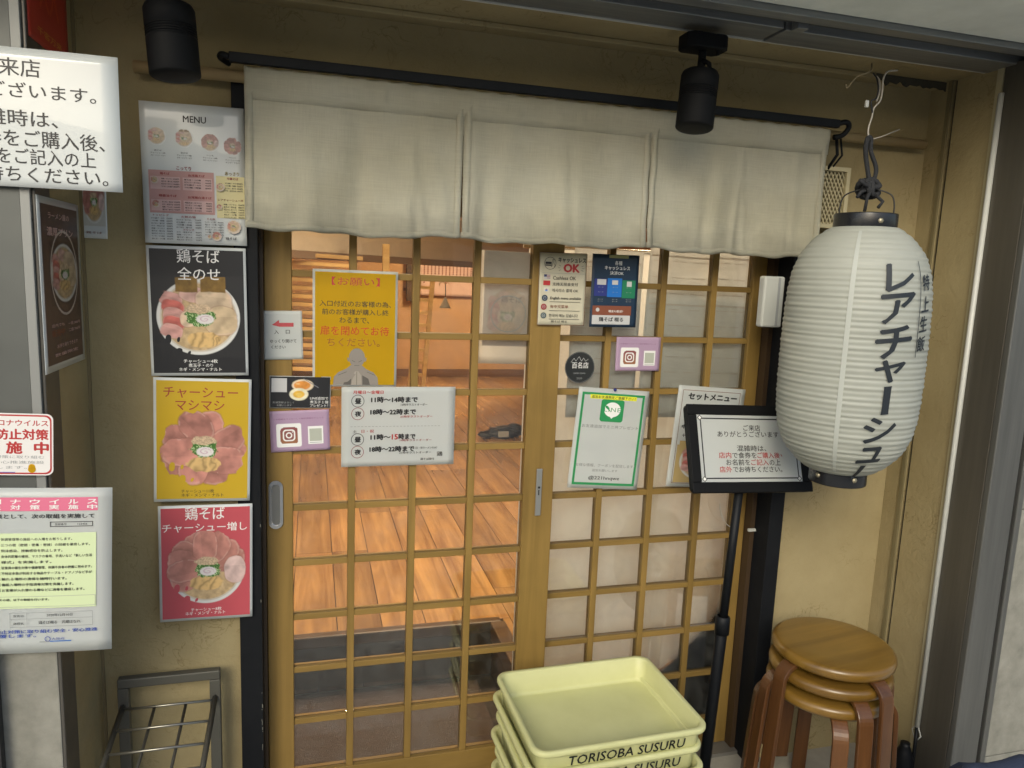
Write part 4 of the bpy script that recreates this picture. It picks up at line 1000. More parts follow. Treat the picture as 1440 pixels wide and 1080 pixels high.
# ================================================================== NOTICES AND POSTERS
def lines(s, rows, m, bold=.012):
    for t, u0, u1, v, h in rows: s.text(t, u0, u1, v, m, h, bold)
PY = -.079
# --- four menu posters left of the doors
s = wall_sheet('menu_poster', 'white menu poster headed MENU, topmost in the column left of the doors', 'poster', [(194, 141), (343, 153), (347, 346), (205, 341)], PY, LAMIN, curl=.003)
s.text('MENU', .41, .63, .105, K, .045, .02)
for k, (u, v, st) in enumerate(((.15, .235, 'plain'), (.41, .24, 'all'), (.66, .26, 'extra'), (.88, .275, 'mashi'))):
    s.picture(ramen(30, (.72, .75, .75), st, k+2)*.75+.14, u-.095, v-.070, u+.095, v+.070, 'dish_picture', mask=round_mask(30))
for u, rows in ((.16, ('鶏そば', 'チャーシュー4枚', 'ネギ・メンマ・ナルト')), (.41, ('全のせ', 'チャーシュー4枚', 'ネギ・メンマ・のり')), (.66, ('チャーシュー増し', 'チャーシュー8枚', 'ネギ・メンマ・ナルト')), (.88, ('チャーシューマシ', 'チャーシュー11枚', 'メンマ・ナルト'))):
    for j, t in enumerate(rows): s.text(t, u-.035-.035*(j > 0), u+.035+.035*(j > 0), .335+.018*j+.03*(u-.1), K, .011, .01)
s.text('こってり', .33, .47, .455, DRED, .026, .02); s.text('あっさり', .80, .94, .475, pmat('ink_olive', (.25, .20, .05), .5), .026, .02)
s.rect(.06, .475, .69, .78, ink('menu_rose', (.50, .28, .26))); s.rect(.71, .495, .99, .80, PYEL)
for a, b, c, d in ((.075, .52, .36, .61), (.385, .52, .67, .61), (.075, .685, .36, .765), (.385, .685, .67, .765)): s.rect(a, b, c, d, PPINK)
for t, a, b, v in (('鶏そば', .17, .26, .498), ('台湾鶏そば', .44, .60, .503), ('鶏醤油そば', .15, .32, .655), ('台湾鶏白湯そば', .43, .66, .66)): s.text(t, a, b, v, DRED, .018, .02)
s.text('中華そば', .82, .93, .512, DRED, .018, .02); s.text('レアチャーシュー丼', .725, .975, .668, BRN, .017, .02)
rq = random.Random(5); it = ['特製', '塩そば', '味玉そば', 'ワンタン', '替え玉', '半ライス', 'から揚げ', 'つけ麺', '白ごはん', 'のり']
def price(u0, u1, v, k): s.text(it[k % 10]+'・'+it[(k+3) % 10], u0, u0+(u1-u0)*.62, v, K, .0095, .02); s.text('%d円' % (650+50*(k*7 % 9)), u1-.055, u1, v, K, .0095, .02)
kk = 0
for (u0, u1, v0, n_) in ((.18, .35, .535, 4), (.40, .66, .535, 4), (.18, .35, .70, 4), (.40, .66, .70, 4), (.80, .97, .545, 4), (.78, .98, .70, 6), (.07, .27, .82, 9), (.31, .55, .825, 4), (.31, .55, .915, 4), (.59, .77, .835, 6)):
    for j in range(n_): price(u0, u1, v0+j*.0185, kk); kk += 1
for t, a, b, v in (('トッピング', .09, .24, .797), ('お飲み物', .36, .50, .803), ('その他', .61, .69, .812), ('ドリンク', .38, .48, .897)): s.text(t, a, b, v, DRED, .014, .02)
for k, (u, v, q_) in enumerate(((.115, .545, .04), (.12, .715, .04), (.75, .575, .045), (.735, .72, .03), (.87, .86, .075), (.70, .935, .05), (.63, .94, .02))): s.picture(ramen(14, (.62, .5, .42), ('plain', 'extra', 'all', 'extra')[k % 4], k+20), u-q_, v-q_*.72, u+q_, v+q_*.72, 'dish_picture', mask=round_mask(14))
s.text('鶏そば', .79, .90, .95, K, .02, .02)
s.done()
def ramen_poster(label, quad, bgm, bgc, style, title, sub, tcol, seed, rect_):
    s = wall_sheet('menu_poster', label, 'poster', quad, PY, LAMIN, curl=.0015)
    s.rect(.028, .022, .972, .978, bgm)
    u0, v0, u1, v1 = rect_; im = ramen(150, bgc, style, seed); s.picture(im, u0, v0, u1, v1, 'dish_picture')
    for (t, a, b, v, h) in title: s.text(t, a, b, v, tcol, h, .012)
    for (t, a, b, v, h) in sub: s.text(t, a, b, v, tcol if tcol is not DRED else K, h, .018)
    return s.done()
ramen_poster('black framed poster of a full topped ramen bowl, second from top in the column', [(205, 346), (346, 348), (349, 529), (213, 527)], DK, (.022, .022, .024), 'all',
    [('鶏そば', .30, .73, .072, .105), ('全のせ', .30, .73, .205, .095)], [('チャーシュー4枚', .33, .68, .885, .030), ('煮玉子・のり', .38, .63, .918, .028), ('ネギ・メンマ・ナルト', .28, .72, .950, .028)], WHITE, 3, (.04, .22, .96, .86))
ramen_poster('yellow poster of a ramen bowl covered in pink pork slices, third in the column', [(213, 532), (351, 532), (354, 705), (219, 704)], YELP, (.50, .33, .016), 'mashi',
    [('チャーシュー', .10, .86, .115, .085), ('マシマシ', .22, .72, .215, .080)], [('チャーシュー11枚', .28, .62, .915, .030), ('ネギ・メンマ・ナルト', .28, .72, .948, .030)], DRED, 5, (.06, .235, .96, .90))
ramen_poster('rose red poster of a ramen bowl with added pork, lowest in the column', [(219, 712), (354, 708), (356, 866), (228, 875)], PINKR, (.47, .075, .095), 'extra',
    [('鶏そば', .28, .70, .072, .11), ('チャーシュー増し', .04, .94, .19, .075)], [('チャーシュー8枚', .33, .66, .908, .030), ('ネギ・メンマ・ナルト', .27, .70, .940, .030)], WHITE, 8, (.06, .22, .95, .88))

# --- posters on the left return wall
def ret_sheet(name, label, cat, bly, bry, z0, z1, base, **kw):
    X = XL+.004; return Sheet(name, label, cat, (X, bly, z0), (X, bry, z0), (X, bly, z1), base, **kw)
s = ret_sheet('tall_poster', 'tall brown poster of an oval dish on the left return wall', 'poster', -.345, -.085, 1.322, 1.668, LAMIN)
s.rect(.06, .04, .94, .96, pmat('ink_umber', (.085, .045, .035), .35))
im = ramen(70, (.085, .045, .035), 'plain', 12)*.75; s.picture(im, .20, .24, .90, .62, 'dish_picture'); s.disc(.55, .43, .088, pmat('ink_plate', (.42, .36, .32), .4), .083)
s.text('ラーメン屋の', .22, .72, .10, PPINK, .035, .01); s.text('濃厚プリン', .18, .80, .19, PPINK, .05, .01); s.text('店内でも', .18, .48, .735, PPINK, .02); s.text('販売中', .18, .48, .78, BRN, .04, .02)
s.text('一個 380円', .58, .88, .74, PPINK, .02); s.text('二個 700円', .58, .88, .78, PPINK, .02); s.text('お持ち帰りできます', .28, .80, .86, PPINK, .025); s.text('数量限定', .22, .80, .91, PPINK, .02); s.done()
s = wall_sheet('small_poster', 'small pale poster of a red dish, half behind the big notice', 'poster', [(113, 215), (152, 218), (147, 336), (111, 334)], -.053, LAMIN)
s.picture(ramen(40, (.5, .5, .46), 'extra', 15), .08, .25, .95, .85, 'dish_picture'); s.text('鶏そば', .2, .8, .93, BRN, .03); s.done()
s = ret_sheet('red_poster', 'red paper charm with orange lettering high on the left return wall', 'poster', -.335, -.10, 1.955, 2.13, pmat('red_paper', (.42, .035, .02), .5))
s.text('大入', .28, .75, .38, ORED, .42, .03); s.text('千客万来', .2, .8, .85, pmat('ink_orange', (.55, .2, .03), .5), .08, .02); s.done()

# --- notices at the far left, hanging past the pillar edge
NY = -.362
def left_notice(label, q, base=LAMIN, **kw): return wall_sheet('paper_notice', label, 'notice', q, NY, base, **kw)
s = left_notice('large laminated white notice with big black lettering at the upper left', [(-230, 40), (163, 82), (176, 270), (-222, 250)], curl=.004)
def fx(x, y): return (x+226)/398.
for t, a, b, v, h in (('御来店', -36, 56, .14, .145), ('ありがとうございます。', -175, 137, .30, .125), ('混雑時は、', -60, 78, .50, .135), ('食券をご購入後、', -62, 147, .645, .14), ('お名前をご記入の上', -90, 132, .775, .13), ('お待ちください。', -62, 150, .905, .13)):
    s.text(t, fx(a, 0), fx(b, 0), v, K, h*.88, .014)
s.done()
s = left_notice('round cornered white sticker with red lettering below the big notice', [(-75, 578), (74, 583), (76, 668), (-75, 668)], pmat('sticker_white', (.74, .72, .70), .35), rounded=.012)
s.rrect(.015, .02, .985, .98, .011, RED); s.rrect(.03, .045, .97, .955, .010, pmat('sticker_white', (.74, .72, .70), .35))
def f2(x): return (x+75)/150.
s.text('新型コロナウイルス', f2(-42), f2(68), .15, RED, .10, .02); s.text('感染防止対策', f2(-45), f2(68), .335, RED, .17, .035); s.text('実', f2(-30), f2(-8), .55, RED, .19, .035); s.text('施', f2(8), f2(30), .55, RED, .19, .035); s.text('中', f2(48), f2(68), .55, RED, .19, .035)
for k, t in enumerate(('感染防止対策に取り組む', '安全・安心推進施設', 'を応援します。')): s.text(t, f2(-50), f2(62-25*(k == 2)), .70+.085*k, GREY, .05, .01)
s.rect(f2(-40), .945, f2(20), .955, BLUE); s.disc(f2(44), .86, .006, YEL, n=14); s.disc(f2(44), .90, .007, YEL, n=14); s.done()
s = left_notice('bright white paper form with pink heading band and pale green box', [(-150, 684), (155, 688), (161, 908), (-150, 930)], PAPER, curl=.006)
def f3(x): return (x+150)/308.
s.rect(f3(-110), .055, f3(137), .135, PINK)
for t, v in (('新型コロナウイルス', .08), ('感染防止対策実施中', .112)):
    for k, ch in enumerate(t): s.text(ch, f3(-98+k*27.5+(0)), f3(-86+k*27.5+2), v, WHITE, .026, .02)
s.text('感染防止対策として、次の取組を実施して', f3(-60), f3(132), .165, K, .026, .02); s.text('います。', f3(-110), f3(-70), .20, K, .026, .02)
s.frame(f3(68), .198, f3(130), .228, .0012, K); s.text('登録番号', f3(75), f3(92), .213, K, .013); s.text('123456', f3(108), f3(122), .213, K, .011)
s.rect(f3(-120), .265, f3(135), .72, LGRN)
for k, (t, b) in enumerate((('体調管理等の施設への入場をお断りします。', 100), ('三つの密（密閉・密集・密接）の回避を徹底します。', 126), ('飛沫感染、接触感染を防止します。', 86), ('身体的距離の確保、マスクの着用、手洗いなど「新しい生活', 129), ('様式」を実施します。', 70), ('従業員の衛生対策や健康管理、体調不良者の把握に努めます。', 129), ('不特定多数が利用する物品やテーブル・ドアノブなど手が', 129), ('触れる場所の清掃を随時行います。', 92), ('施設入場時の手指消毒対策を実施します。', 102), ('お客様が入れ替わる際などに消毒を徹底します。', 118))):
    v = .30+k*.034; s.text(t, f3(-2), f3(b), v, K, .017, .02); s.frame(f3(-10), v-.009, f3(-4), v+.009, .0006, K)
s.frame(f3(-115), .645, f3(134), .71, .0007, GREY); s.text('その他、以下の取組を行います。', f3(-6), f3(66), .665, K, .015, .02)
s.frame(f3(8), .745, f3(130), .835, .0007, GREY); s.line(f3(8), .785, f3(130), .785, .0006, GREY); s.line(f3(33), .745, f3(33), .835, .0006, GREY)
s.text('宣言日', f3(13), f3(28), .765, K, .014, .01); s.text('施設名', f3(13), f3(28), .812, K, .014, .01); s.text('2020年12月10日', f3(62), f3(100), .763, K, .018, .01); s.text('鶏そば啜る　武蔵はなれ', f3(50), f3(112), .808, K, .020, .015)
s.text('事業者様は、感染防止対策に取り組む安全・安心推進', f3(-90), f3(137), .862, BLUET, .022, .02); s.text('施設を応援します。', f3(-60), f3(46), .888, BLUET, .022, .02)
s.disc(f3(63), .912, .0055, BLUET, .0042, n=18); s.text('大阪府', f3(69), f3(88), .912, BLUET, .016); s.rect(f3(51), .926, f3(66), .932, GREY); s.rect(f3(66), .924, f3(98), .930, BLUE); s.done()

# --- notices on the left door
DY = -.0065
s = wall_sheet('entrance_notice', 'white notice with a red arrow pointing left on the left door stile', 'notice', [(368, 437), (424, 437), (427, 505), (371, 506)], DY, PAPER)
s.poly([(.24, .285), (.42, .185), (.42, .245), (.78, .245), (.78, .325), (.42, .325)], pmat('ink_arrow', (.42, .06, .07), .5)); s.text('入', .29, .40, .43, K, .085, .01); s.text('口', .58, .68, .43, K, .075, .01)
s.text('ゆっくり開けて', .18, .84, .62, K, .075, .01); s.text('ください', .20, .56, .74, K, .065, .01); s.done()
s = wall_sheet('request_notice', 'bright yellow notice asking to close the door, with a grey praying figure', 'notice', [(438, 379), (560, 381), (557, 545), (441, 542)], DY, PAPER, curl=.0015)
s.rect(.028, .022, .972, .985, YEL)
s.text('【お願い】', .22, .78, .095, RED, .070, .008)
for t, a, b, v, h, m in (('入口付近のお客様の為、', .08, .92, .285, .050, K), ('前のお客様が購入し終', .11, .89, .355, .050, K), ('わるまで、', .31, .66, .425, .050, K), ('扉を閉めてお待', .09, .90, .515, .078, ORED), ('ちください。', .17, .79, .615, .070, pmat('ink_amber', (.35, .12, .01), .5))): s.text(t, a, b, v, m, h, .012)
# plain praying figure seen from the front, head bowed
fg = pmat('figure_grey', (.30, .27, .24), .5, transl=.2); fd = pmat('figure_dark', (.10, .09, .08), .5)
s.poly([(.24, .985), (.25, .915), (.30, .875), (.40, .84), (.47, .80), (.56, .80), (.63, .845), (.72, .875), (.77, .92), (.78, .985)], fg)
s.poly([(.52+.095*math.cos(t*.35), .745+.085*math.sin(t*.35)*(1 if math.sin(t*.35) > 0 else .95)) for t in range(18)], fg)
for sg in (-1, 1): s.poly([(.52+sg*.095, .75), (.52+sg*.115, .745), (.52+sg*.11, .775), (.52+sg*.092, .785)], fg)
s.poly([(.46, .985), (.47, .90), (.50, .865), (.54, .865), (.57, .90), (.58, .985)], pmat('figure_hands', (.40, .36, .31), .5, transl=.2))
for a in (((.36, .985), (.38, .93), (.46, .90), (.45, .985)), ((.59, .985), (.585, .90), (.66, .93), (.68, .985))): s.poly(a, fd)
s.line(.52, .87, .52, .985, .0012, fd); s.line(.46, .77, .50, .785, .0012, fd); s.line(.54, .785, .58, .77, .0012, fd); s.line(.49, .815, .55, .815, .001, fd); s.line(.30, .90, .40, .87, .0012, fd); s.line(.74, .90, .64, .87, .0012, fd)
s.done()
s = wall_sheet('egg_card', 'dark card picturing a halved boiled egg on the left door', 'card', [(379, 528), (465, 530), (465, 574), (379, 574)], DY, PAPER)
s.rect(.012, .02, .988, .98, DK)
n_ = 70; Yg, Xg = np.mgrid[0:n_, 0:n_]/(n_-1.); im = np.ones((n_, n_, 3))*np.array((.022, .022, .026)); nn = fb(n_, n_, 9, 4)
def el(cx, cy, a, b, col, k=30, sh=None):
    d = np.hypot((Xg-cx)/a, (Yg-cy)/b)+.08*(nn-.5); m = np.clip((1-d)*k*min(a, b), 0, 1)[..., None]; c = np.ones_like(im)*np.array(col); c = c*(.75+.5*nn[..., None]); im[:] = im*(1-m)+c*m
el(.47, .30, .38, .27, (.66, .55, .40)); el(.45, .30, .30, .2, (.62, .25, .05)); el(.32, .24, .1, .05, (.7, .45, .2)); el(.35, .68, .33, .28, (.72, .68, .50)); el(.35, .68, .21, .17, (.70, .42, .06)); el(.36, .70, .12, .1, (.72, .50, .12))
mk = (np.abs((Yg-.02)-(Xg-.5)*.75) < .018) & (Xg > .5); im[mk] = (.2, .2, .22)
s.picture(im, .30, .06, .80, .80, 'egg_picture'); s.rect(.03, .07, .28, .50, LGREY)
for t, v in (('LINE追加で', .68), ('煮玉子１個', .80), ('プレゼント！', .91)): s.text(t, .66, .96, v, WHITE, .09, .01)
s.text('友達登録よろしく', .05, .40, .82, GREY, .06); s.text('お願いします', .12, .36, .91, GREY, .06); s.done()
def camera_logo(s, u, v, sz):      # the rounded-square camera emblem
    a = sz/s.w; b = sz/s.h; im = np.zeros((24, 24, 3)); yy, xx = np.mgrid[0:24, 0:24]/23.; 
    im[:] = np.array((.22, .06, .07))*(1-yy[..., None])+np.array((.30, .13, .06))*yy[..., None]
    mk = np.ones((24, 24), bool)
    for i in range(24):
        for j in range(24):
            dx = max(0, abs(i-11.5)-6.5); dy = max(0, abs(j-11.5)-6.5); mk[i, j] = math.hypot(dx, dy) < 5.2
    s.rrect(u-a*.72, v-b*.72, u+a*.72, v+b*.72, sz*.12, WHITE); s.picture(im, u-a*.5, v-b*.5, u+a*.5, v+b*.5, 'emblem_picture', mask=mk)
    s.rrect(u-a*.36, v-b*.36, u+a*.36, v+b*.36, sz*.2, WHITE); s.rrect(u-a*.28, v-b*.28, u+a*.28, v+b*.28, sz*.14, pmat('ink_emblem', (.24, .08, .07), .5)); s.disc(u, v, sz*.19, WHITE, n=24); s.disc(u, v, sz*.115, pmat('ink_emblem', (.24, .08, .07), .5), n=24); s.disc(u+a*.2, v-b*.2, sz*.035, WHITE, n=10)
def lilac_card(label, q, Y):
    s = wall_sheet('lilac_card', label, 'card', q, Y, LILAC); s.text('この投稿をフォローして最新情報をチェック', .06, .90, .20, pmat('ink_plum', (.28, .12, .25), .5), .035)
    camera_logo(s, .31, .60, s.h*.40); s.rect(.63, .40, .89, .84, WHITE); s.rect(.655, .46, .865, .77, pmat('ink_sage', (.40, .42, .36), .5)); s.rect(.655, .795, .865, .81, GREY); return s.done()
lilac_card('lilac card with a camera emblem under the egg card on the left door', [(379, 579), (463, 575), (464, 632), (381, 636)], DY)
s = wall_sheet('hours_notice', 'white opening hours notice with times in black, taped across the left door', 'notice', [(480, 545), (640, 543), (638, 653), (480, 656)], DY-.002, PAPER, curl=.002)
def g4(x): return x/1365.
def h4(y): return (y-30)/945.
s.text('月曜日～金曜日', g4(135), g4(490), h4(92), RED, .042, .02); s.text('土', g4(135), g4(180), h4(555), K, .038, .01); s.text('日・祝', g4(235), g4(382), h4(553), RED, .04, .01)
for ch, y in (('昼', 195), ('夜', 345), ('昼', 650), ('夜', 800)):
    s.disc(g4(190), h4(y), .0168, DRED if y in (345, 800) else K, .0155, n=36); s.text(ch, g4(158), g4(228), h4(y), K, .064, .045)
s.text('11時～14時まで', g4(348), g4(900), h4(180), K, .070, .045); s.text('18時～22時まで', g4(340), g4(880), h4(325), K, .070, .045)
s.text('11時～', g4(345), g4(580), h4(625), K, .070, .045); s.text('15', g4(598), g4(668), h4(625), RED, .064, .03); s.text('時まで', g4(680), g4(880), h4(622), K, .070, .045); s.text('18時～22時まで', g4(335), g4(870), h4(770), K, .070, .045)
for t, a, b, y, m in (('13時半ラストオーダー', 700, 1020, 240, K), ('21時半ラストオーダー', 695, 1085, 382, RED), ('14時半ラストオーダー', 695, 1080, 667, DRED), ('21時半ラストオーダー', 690, 1080, 818, K), ('（日・祝ラーメンのみ）', 880, 1150, 762, K), ('鶏そば啜る', 950, 1120, 900, K), ('鶏', 1150, 1220, 840, K)): s.text(t, g4(a), g4(b), h4(y), m, .030 if a != 1150 else .06, .012)
for k in range(26): s.line(g4(105+k*42), h4(496), g4(105+k*42+25), h4(496), .0008, GREY)
s.done()

# --- notices on the meeting stile and right door
s = wall_sheet('cashless_notice', 'cream cashless payment notice with flags and red OK on the door stile', 'notice', [(759, 354), (828, 357), (819, 458), (755, 457)], DY-.004, CREAM)
s.frame(0, 0, 1, 1, .0016, pmat('ink_edgebrown', (.16, .09, .05), .5))
def a5(x, y): return ((x-60)/610., (y-95)/920.)
u, v = a5(198, 232); s.disc(u, v, .0172, K, .0160, n=36); s.rrect(u-.10, v-.02, u+.03, v+.035, .001, K); s.rect(u-.09, v+.012, u+.02, v+.018, CREAM)
for q_ in (((.02, .05), (.05, .02), (.05, -.05), (.075, -.055), (.075, .0), (.10, .02), (.09, .05)),):
    for a, b in zip(q_, q_[1:]): s.line(u+a[0], v+a[1], u+b[0], v+b[1], .0012, K)
def tt(t, x0, x1, y, m, hpx, b=.015): u0, v = a5(x0, y); u1, _ = a5(x1, y); s.text(t, u0, u1, v, m, hpx/920., b)
tt('キャッシュレス', 300, 655, 185, K, 62, .035); tt('OK', 375, 575, 285, RED, 100, .05)
for (x0, y0, x1, y1) in ((310, 250, 335, 262), (300, 285, 325, 285), (310, 320, 335, 308), (630, 250, 600, 262), (640, 285, 605, 285), (630, 320, 600, 308)): s.line(*a5(x0, y0), *a5(x1, y1), .0008, K)
s.rect(*a5(125, 372), *a5(205, 430), LGREY); s.rect(*a5(125, 372), *a5(160, 402), pmat('ink_navyflag', (.03, .04, .12), .5))
for k in range(3): s.rect(*a5(160, 378+k*18), *a5(205, 385+k*18), DRED)
s.rect(*a5(118, 450), *a5(205, 508), RED); s.rect(*a5(125, 535), *a5(195, 590), pmat('ink_offwhite', (.62, .6, .52), .5)); u, v = a5(160, 562); s.disc(u, v, .0022, DRED, n=16); s.poly([(u-.035, v+.002), (u+.035, v+.002), (u+.02, v+.02), (u-.02, v+.02)], BLUE)
tt('Cashless OK', 240, 535, 412, K, 46); tt('支持无现金支付', 235, 565, 490, K, 42); tt('캐시리스 결제 OK', 232, 572, 570, K, 42); tt('English menu available', 215, 610, 672, K, 42, .02); tt('有中文菜单', 215, 450, 775, BRN, 42); tt('한국어 메뉴 있습니다', 205, 580, 890, K, 42); tt('鶏そば 啜る', 235, 440, 965, K, 28)
for y, m in ((668, NAVY), (780, DRED), (890, pmat('ink_slate', (.06, .09, .09), .5))): u, v = a5(143 if y == 668 else 135, y); s.disc(u, v, .0085, m, n=24); s.disc(u, v, .0048, LGREY, .0040, n=18); s.line(u-.02, v, u+.02, v, .0008, LGREY)
for y in (712, 825, 932): s.rect(*a5(205, y), *a5(600, y+5), K)
s.rect(*a5(100, 352), *a5(660, 355), GREY); s.done()
s = wall_sheet('payment_notice', 'dark blue payment notice with three coloured panels beneath the curtain', 'notice', [(834, 357), (901, 359), (892, 461), (828, 459)], DY-.004, NAVY)
def a6(x, y): return ((x-720)/615., (y-120)/910.)
def t6(t, x0, x1, y, m, hpx, b=.01): u0, v = a6(x0, y); u1, _ = a6(x1, y); s.text(t, u0, u1, v, m, hpx/910., b)
s.rect(*a6(935, 128), *a6(1190, 165), pmat('ink_khaki', (.30, .30, .12), .5)); t6('各種', 1015, 1110, 225, WHITE, 52); t6('キャッシュレス', 885, 1215, 288, WHITE, 48, .02); t6('決済OK', 955, 1135, 350, WHITE, 44)
s.rect(*a6(760, 425), *a6(928, 640), DBLUE); s.rect(*a6(930, 415), *a6(1120, 650), BLUE); s.rect(*a6(1125, 435), *a6(1300, 660), DGRN)
for b in ((795, 430, 912, 500), (990, 440, 1068, 495), (1185, 450, 1250, 515)): s.rect(*a6(*b[:2]), *a6(*b[2:]), LGREY)
for x in (810, 1000, 1180):
    for y in (530, 590, 680, 705): t6('カード', x, x+70, y, GREY, 14)
s.rrect(*a6(750, 760), *a6(1260, 880), .0015, BRN); u, v = a6(817, 812); s.disc(u, v, .0056, LGREY, n=16); t6('現金も歓迎！', 960, 1150, 828, WHITE, 30)
s.rrect(*a6(748, 880), *a6(1250, 995), .002, LGREY); t6('鶏そば 啜る', 840, 1160, 932, K, 55, .03); t6('SUSURU', 915, 1060, 985, GREY, 12); s.done()
s = wall_sheet('round_sticker', 'round black sticker with white mountain line on the right door glass', 'sticker', [(791, 491), (839, 491), (839, 542), (791, 542)], .046, None)
s.t = .0006; s.disc(.5, .5, .0465, pmat('sticker_black', (.02, .022, .022), .35), n=48); s.disc(.5, .5, .0450, GREY, .0444, n=48)
zz = [(.24, .36), (.32, .25), (.38, .33), (.47, .20), (.54, .33), (.60, .24), (.66, .33), (.74, .27)]
for a, b in zip(zz, zz[1:]): s.line(*a, *b, .0007, WHITE)
s.text('百名店', .27, .75, .44, WHITE, .17, .012); s.text('RAMEN OSAKA', .33, .67, .66, GREY, .045); s.text('2020', .42, .58, .80, GREY, .05); s.done('disc')
lilac_card('lilac card with a camera emblem on the right door', [(868, 474), (930, 474), (926, 522), (864, 521)], .030)
s = wall_sheet('messenger_notice', 'white and green framed notice pinned to the right door with a speech bubble emblem', 'notice', [(812, 545), (911, 549), (897, 690), (800, 684)], .026, PAPER, curl=.002)
s.frame(.055, .045, .945, .965, .0072, GRN); s.rect(.17, .065, .83, .105, HIY); s.text('追加お友達限定ご登録下さい！', .19, .81, .085, K, .030, .02)
s.rrect(.335, .105, .66, .325, .008, GRN); s.disc(.5, .205, .0262, WHITE, squash=.85); s.poly([(.44, .245), (.56, .245), (.50, .295)], WHITE); s.text('LINE', .385, .615, .205, GRN, .040, 0, spacing=1.15)
s.text('お友達追加でミニ丼プレゼント', .10, .90, .375, GREY, .033, .012); s.text('お得な情報、クーポンを配信します！', .08, .92, .765, GREY, .032, .012); s.text('追加お願いします', .32, .68, .815, GREY, .026, .012); s.text('@221hnqwe', .28, .72, .895, K, .046, .01)
s.done(); pin = MB().lathe([(0, -.004), (.0045, -.004), (.005, 0), (.0025, .004), (0, .004)], 16, M=Matrix.Rotation(R_(90), 4, 'X')).build('pin', DBLUE, s.root, (s.w*.5, -.004, s.h*.995))
s = wall_sheet('set_menu_notice', 'pale set menu notice with a bowl picture, behind the black framed sign', 'notice', [(953, 543), (1045, 546), (1032, 688), (938, 682)], .028, PAPER)
s.frame(.07, .04, .93, .965, .0014, BRN); s.text('セットメニュー', .16, .88, .10, K, .062, .05); s.text('お得なセット', .22, .84, .20, K, .055, .04)
for k, (t, a, b) in enumerate((('鶏そば＋半丼', .18, .60), ('中華そば＋半丼', .12, .62), ('＋レアチャーシュー丼', .14, .78))): s.text(t, a, b, .315+.085*k, K, .04, .03)
s.rect(.09, .58, .92, .955, pmat('ink_straw', (.45, .33, .14), .5)); s.picture(ramen(60, (.45, .33, .14), 'plain', 30), .12, .54, .80, .94, 'bowl_picture'); s.done()

# ================================================================== STAND SIGN
bl, br, tl = at(973.4, 693.8, -.215), at(1141, 697, -.215), at(974, 568.6, -.125)
bl, br = Vector(bl), Vector(br); br.z = bl.z-.012
s = Sheet('stand_sign', 'black framed waiting notice on a tall black pole beside the white lantern', 'sign', bl, br, tl, None)
w, h = s.w, s.h; rt = s.root
mb = MB(); fw = .030; mb.prism(Sheet.rr(0, 0, w, h, .014), -.002, .014); mb.build('back_board', BLACK, rt, None, .002)
for nm, a, b in (('frame_bar', (.0, -.008, .0), (w, -.0022, fw)), ('frame_bar', (0, -.008, h-fw), (w, -.0022, h)), ('frame_bar', (0, -.008, fw), (fw, -.0022, h-fw)), ('frame_bar', (w-fw, -.008, fw), (w, -.0022, h-fw))): MB().box(a, b, bev=.0025).build(nm, MBLACK, rt)
MB().box((fw, -.0045, fw), (w-fw, -.0022, h-fw)).build('sheet', PAPER, rt)
s.t = .009; s.layer = .0002
U0, U1, V0, V1 = fw/w, 1-fw/w, fw/h, 1-fw/h
def su(x): return U0+(U1-U0)*x
def sv_(y): return V0+(V1-V0)*y
s.t = .0094
s.frame(su(.03), sv_(.045), su(.97), sv_(.955), .0035, K); 
for a, b in ((.03, .045), (.97, .045), (.03, .955), (.97, .955)):
    for q_, m in ((.0085, K), (.0058, WHITE)): s.disc(su(a), sv_(b), q_, m, n=4)
for row, y in ((('ご来店', .45, .62, K),), .19), ((('ありがとうございます', .19, .80, K),), .285), ((('混雑時は、', .37, .66, K),), .50), ((('店内', .185, .305, RED), ('で食券を', .315, .555, K), ('ご購入後', .565, .79, RED), ('、', .80, .815, RED)), .605), ((('お名前を', .25, .485, K), ('ご記入', .495, .67, RED), ('の上', .68, .79, K)), .71), ((('店外', .18, .30, RED), ('でお待ちください。', .31, .80, K)), .815):
    for t, a, b, m in row: s.text(t, su(a), su(b), sv_(y), m, .068 if t != '、' else .03, .012)
s.done()
pt = rt.matrix_world @ Vector((w*.42, .02, .01)); ptop = pt
ft = Vector((ptop.x-.055, ptop.y-.02, 0))
def lt(P): return rt.matrix_world.inverted() @ Vector(P)
mid = ptop.lerp(ft, .42)
MB().tube([lt(ptop+Vector((0, .0, .03))), lt(mid)], .0125, 16).build('upper_pole', BLACK, rt)
MB().tube([lt(mid+Vector((.002, 0, .03))), lt(mid+Vector((.002, 0, .028))), lt(ft)], [.0155, .0165, .0165], 16).build('lower_pole', BLACK, rt)
MB().lathe([(.0165, -.02), (.021, -.02), (.021, .03), (.0165, .034)], 20, c=lt(mid), M=rt.matrix_world.inverted().to_3x3().to_4x4()).build('clamp_collar', BLACK, rt)
MB().lathe([(0, 0), (.15, 0), (.15, .006), (.14, .012), (.02, .018), (.018, .04), (0, .04)], 48, c=lt(ft), M=rt.matrix_world.inverted().to_3x3().to_4x4()).build('base', BLACK, rt)
MB().box((w*.36, .014, .0), (w*.48, .03, .05), bev=.003).build('bracket', BLACK, rt)
cbl = thing('cable', 'thin white cable with a small plug hanging beside the right door', 'cable', at(1055, 745, .02)); b0 = cbl.location.copy()
MB().tube([Vector(at(x, y, .015))-b0 for x, y in ((1012, 707), (1014, 722), (1020, 735), (1031, 744))], .0013, 6).build('lead', WHITEP, cbl)
MB().tube([Vector(at(x, y, -.01))-b0 for x, y in ((1063, 747), (1073, 738), (1080, 727), (1083, 716))], .0013, 6).build('lead', PW, cbl)
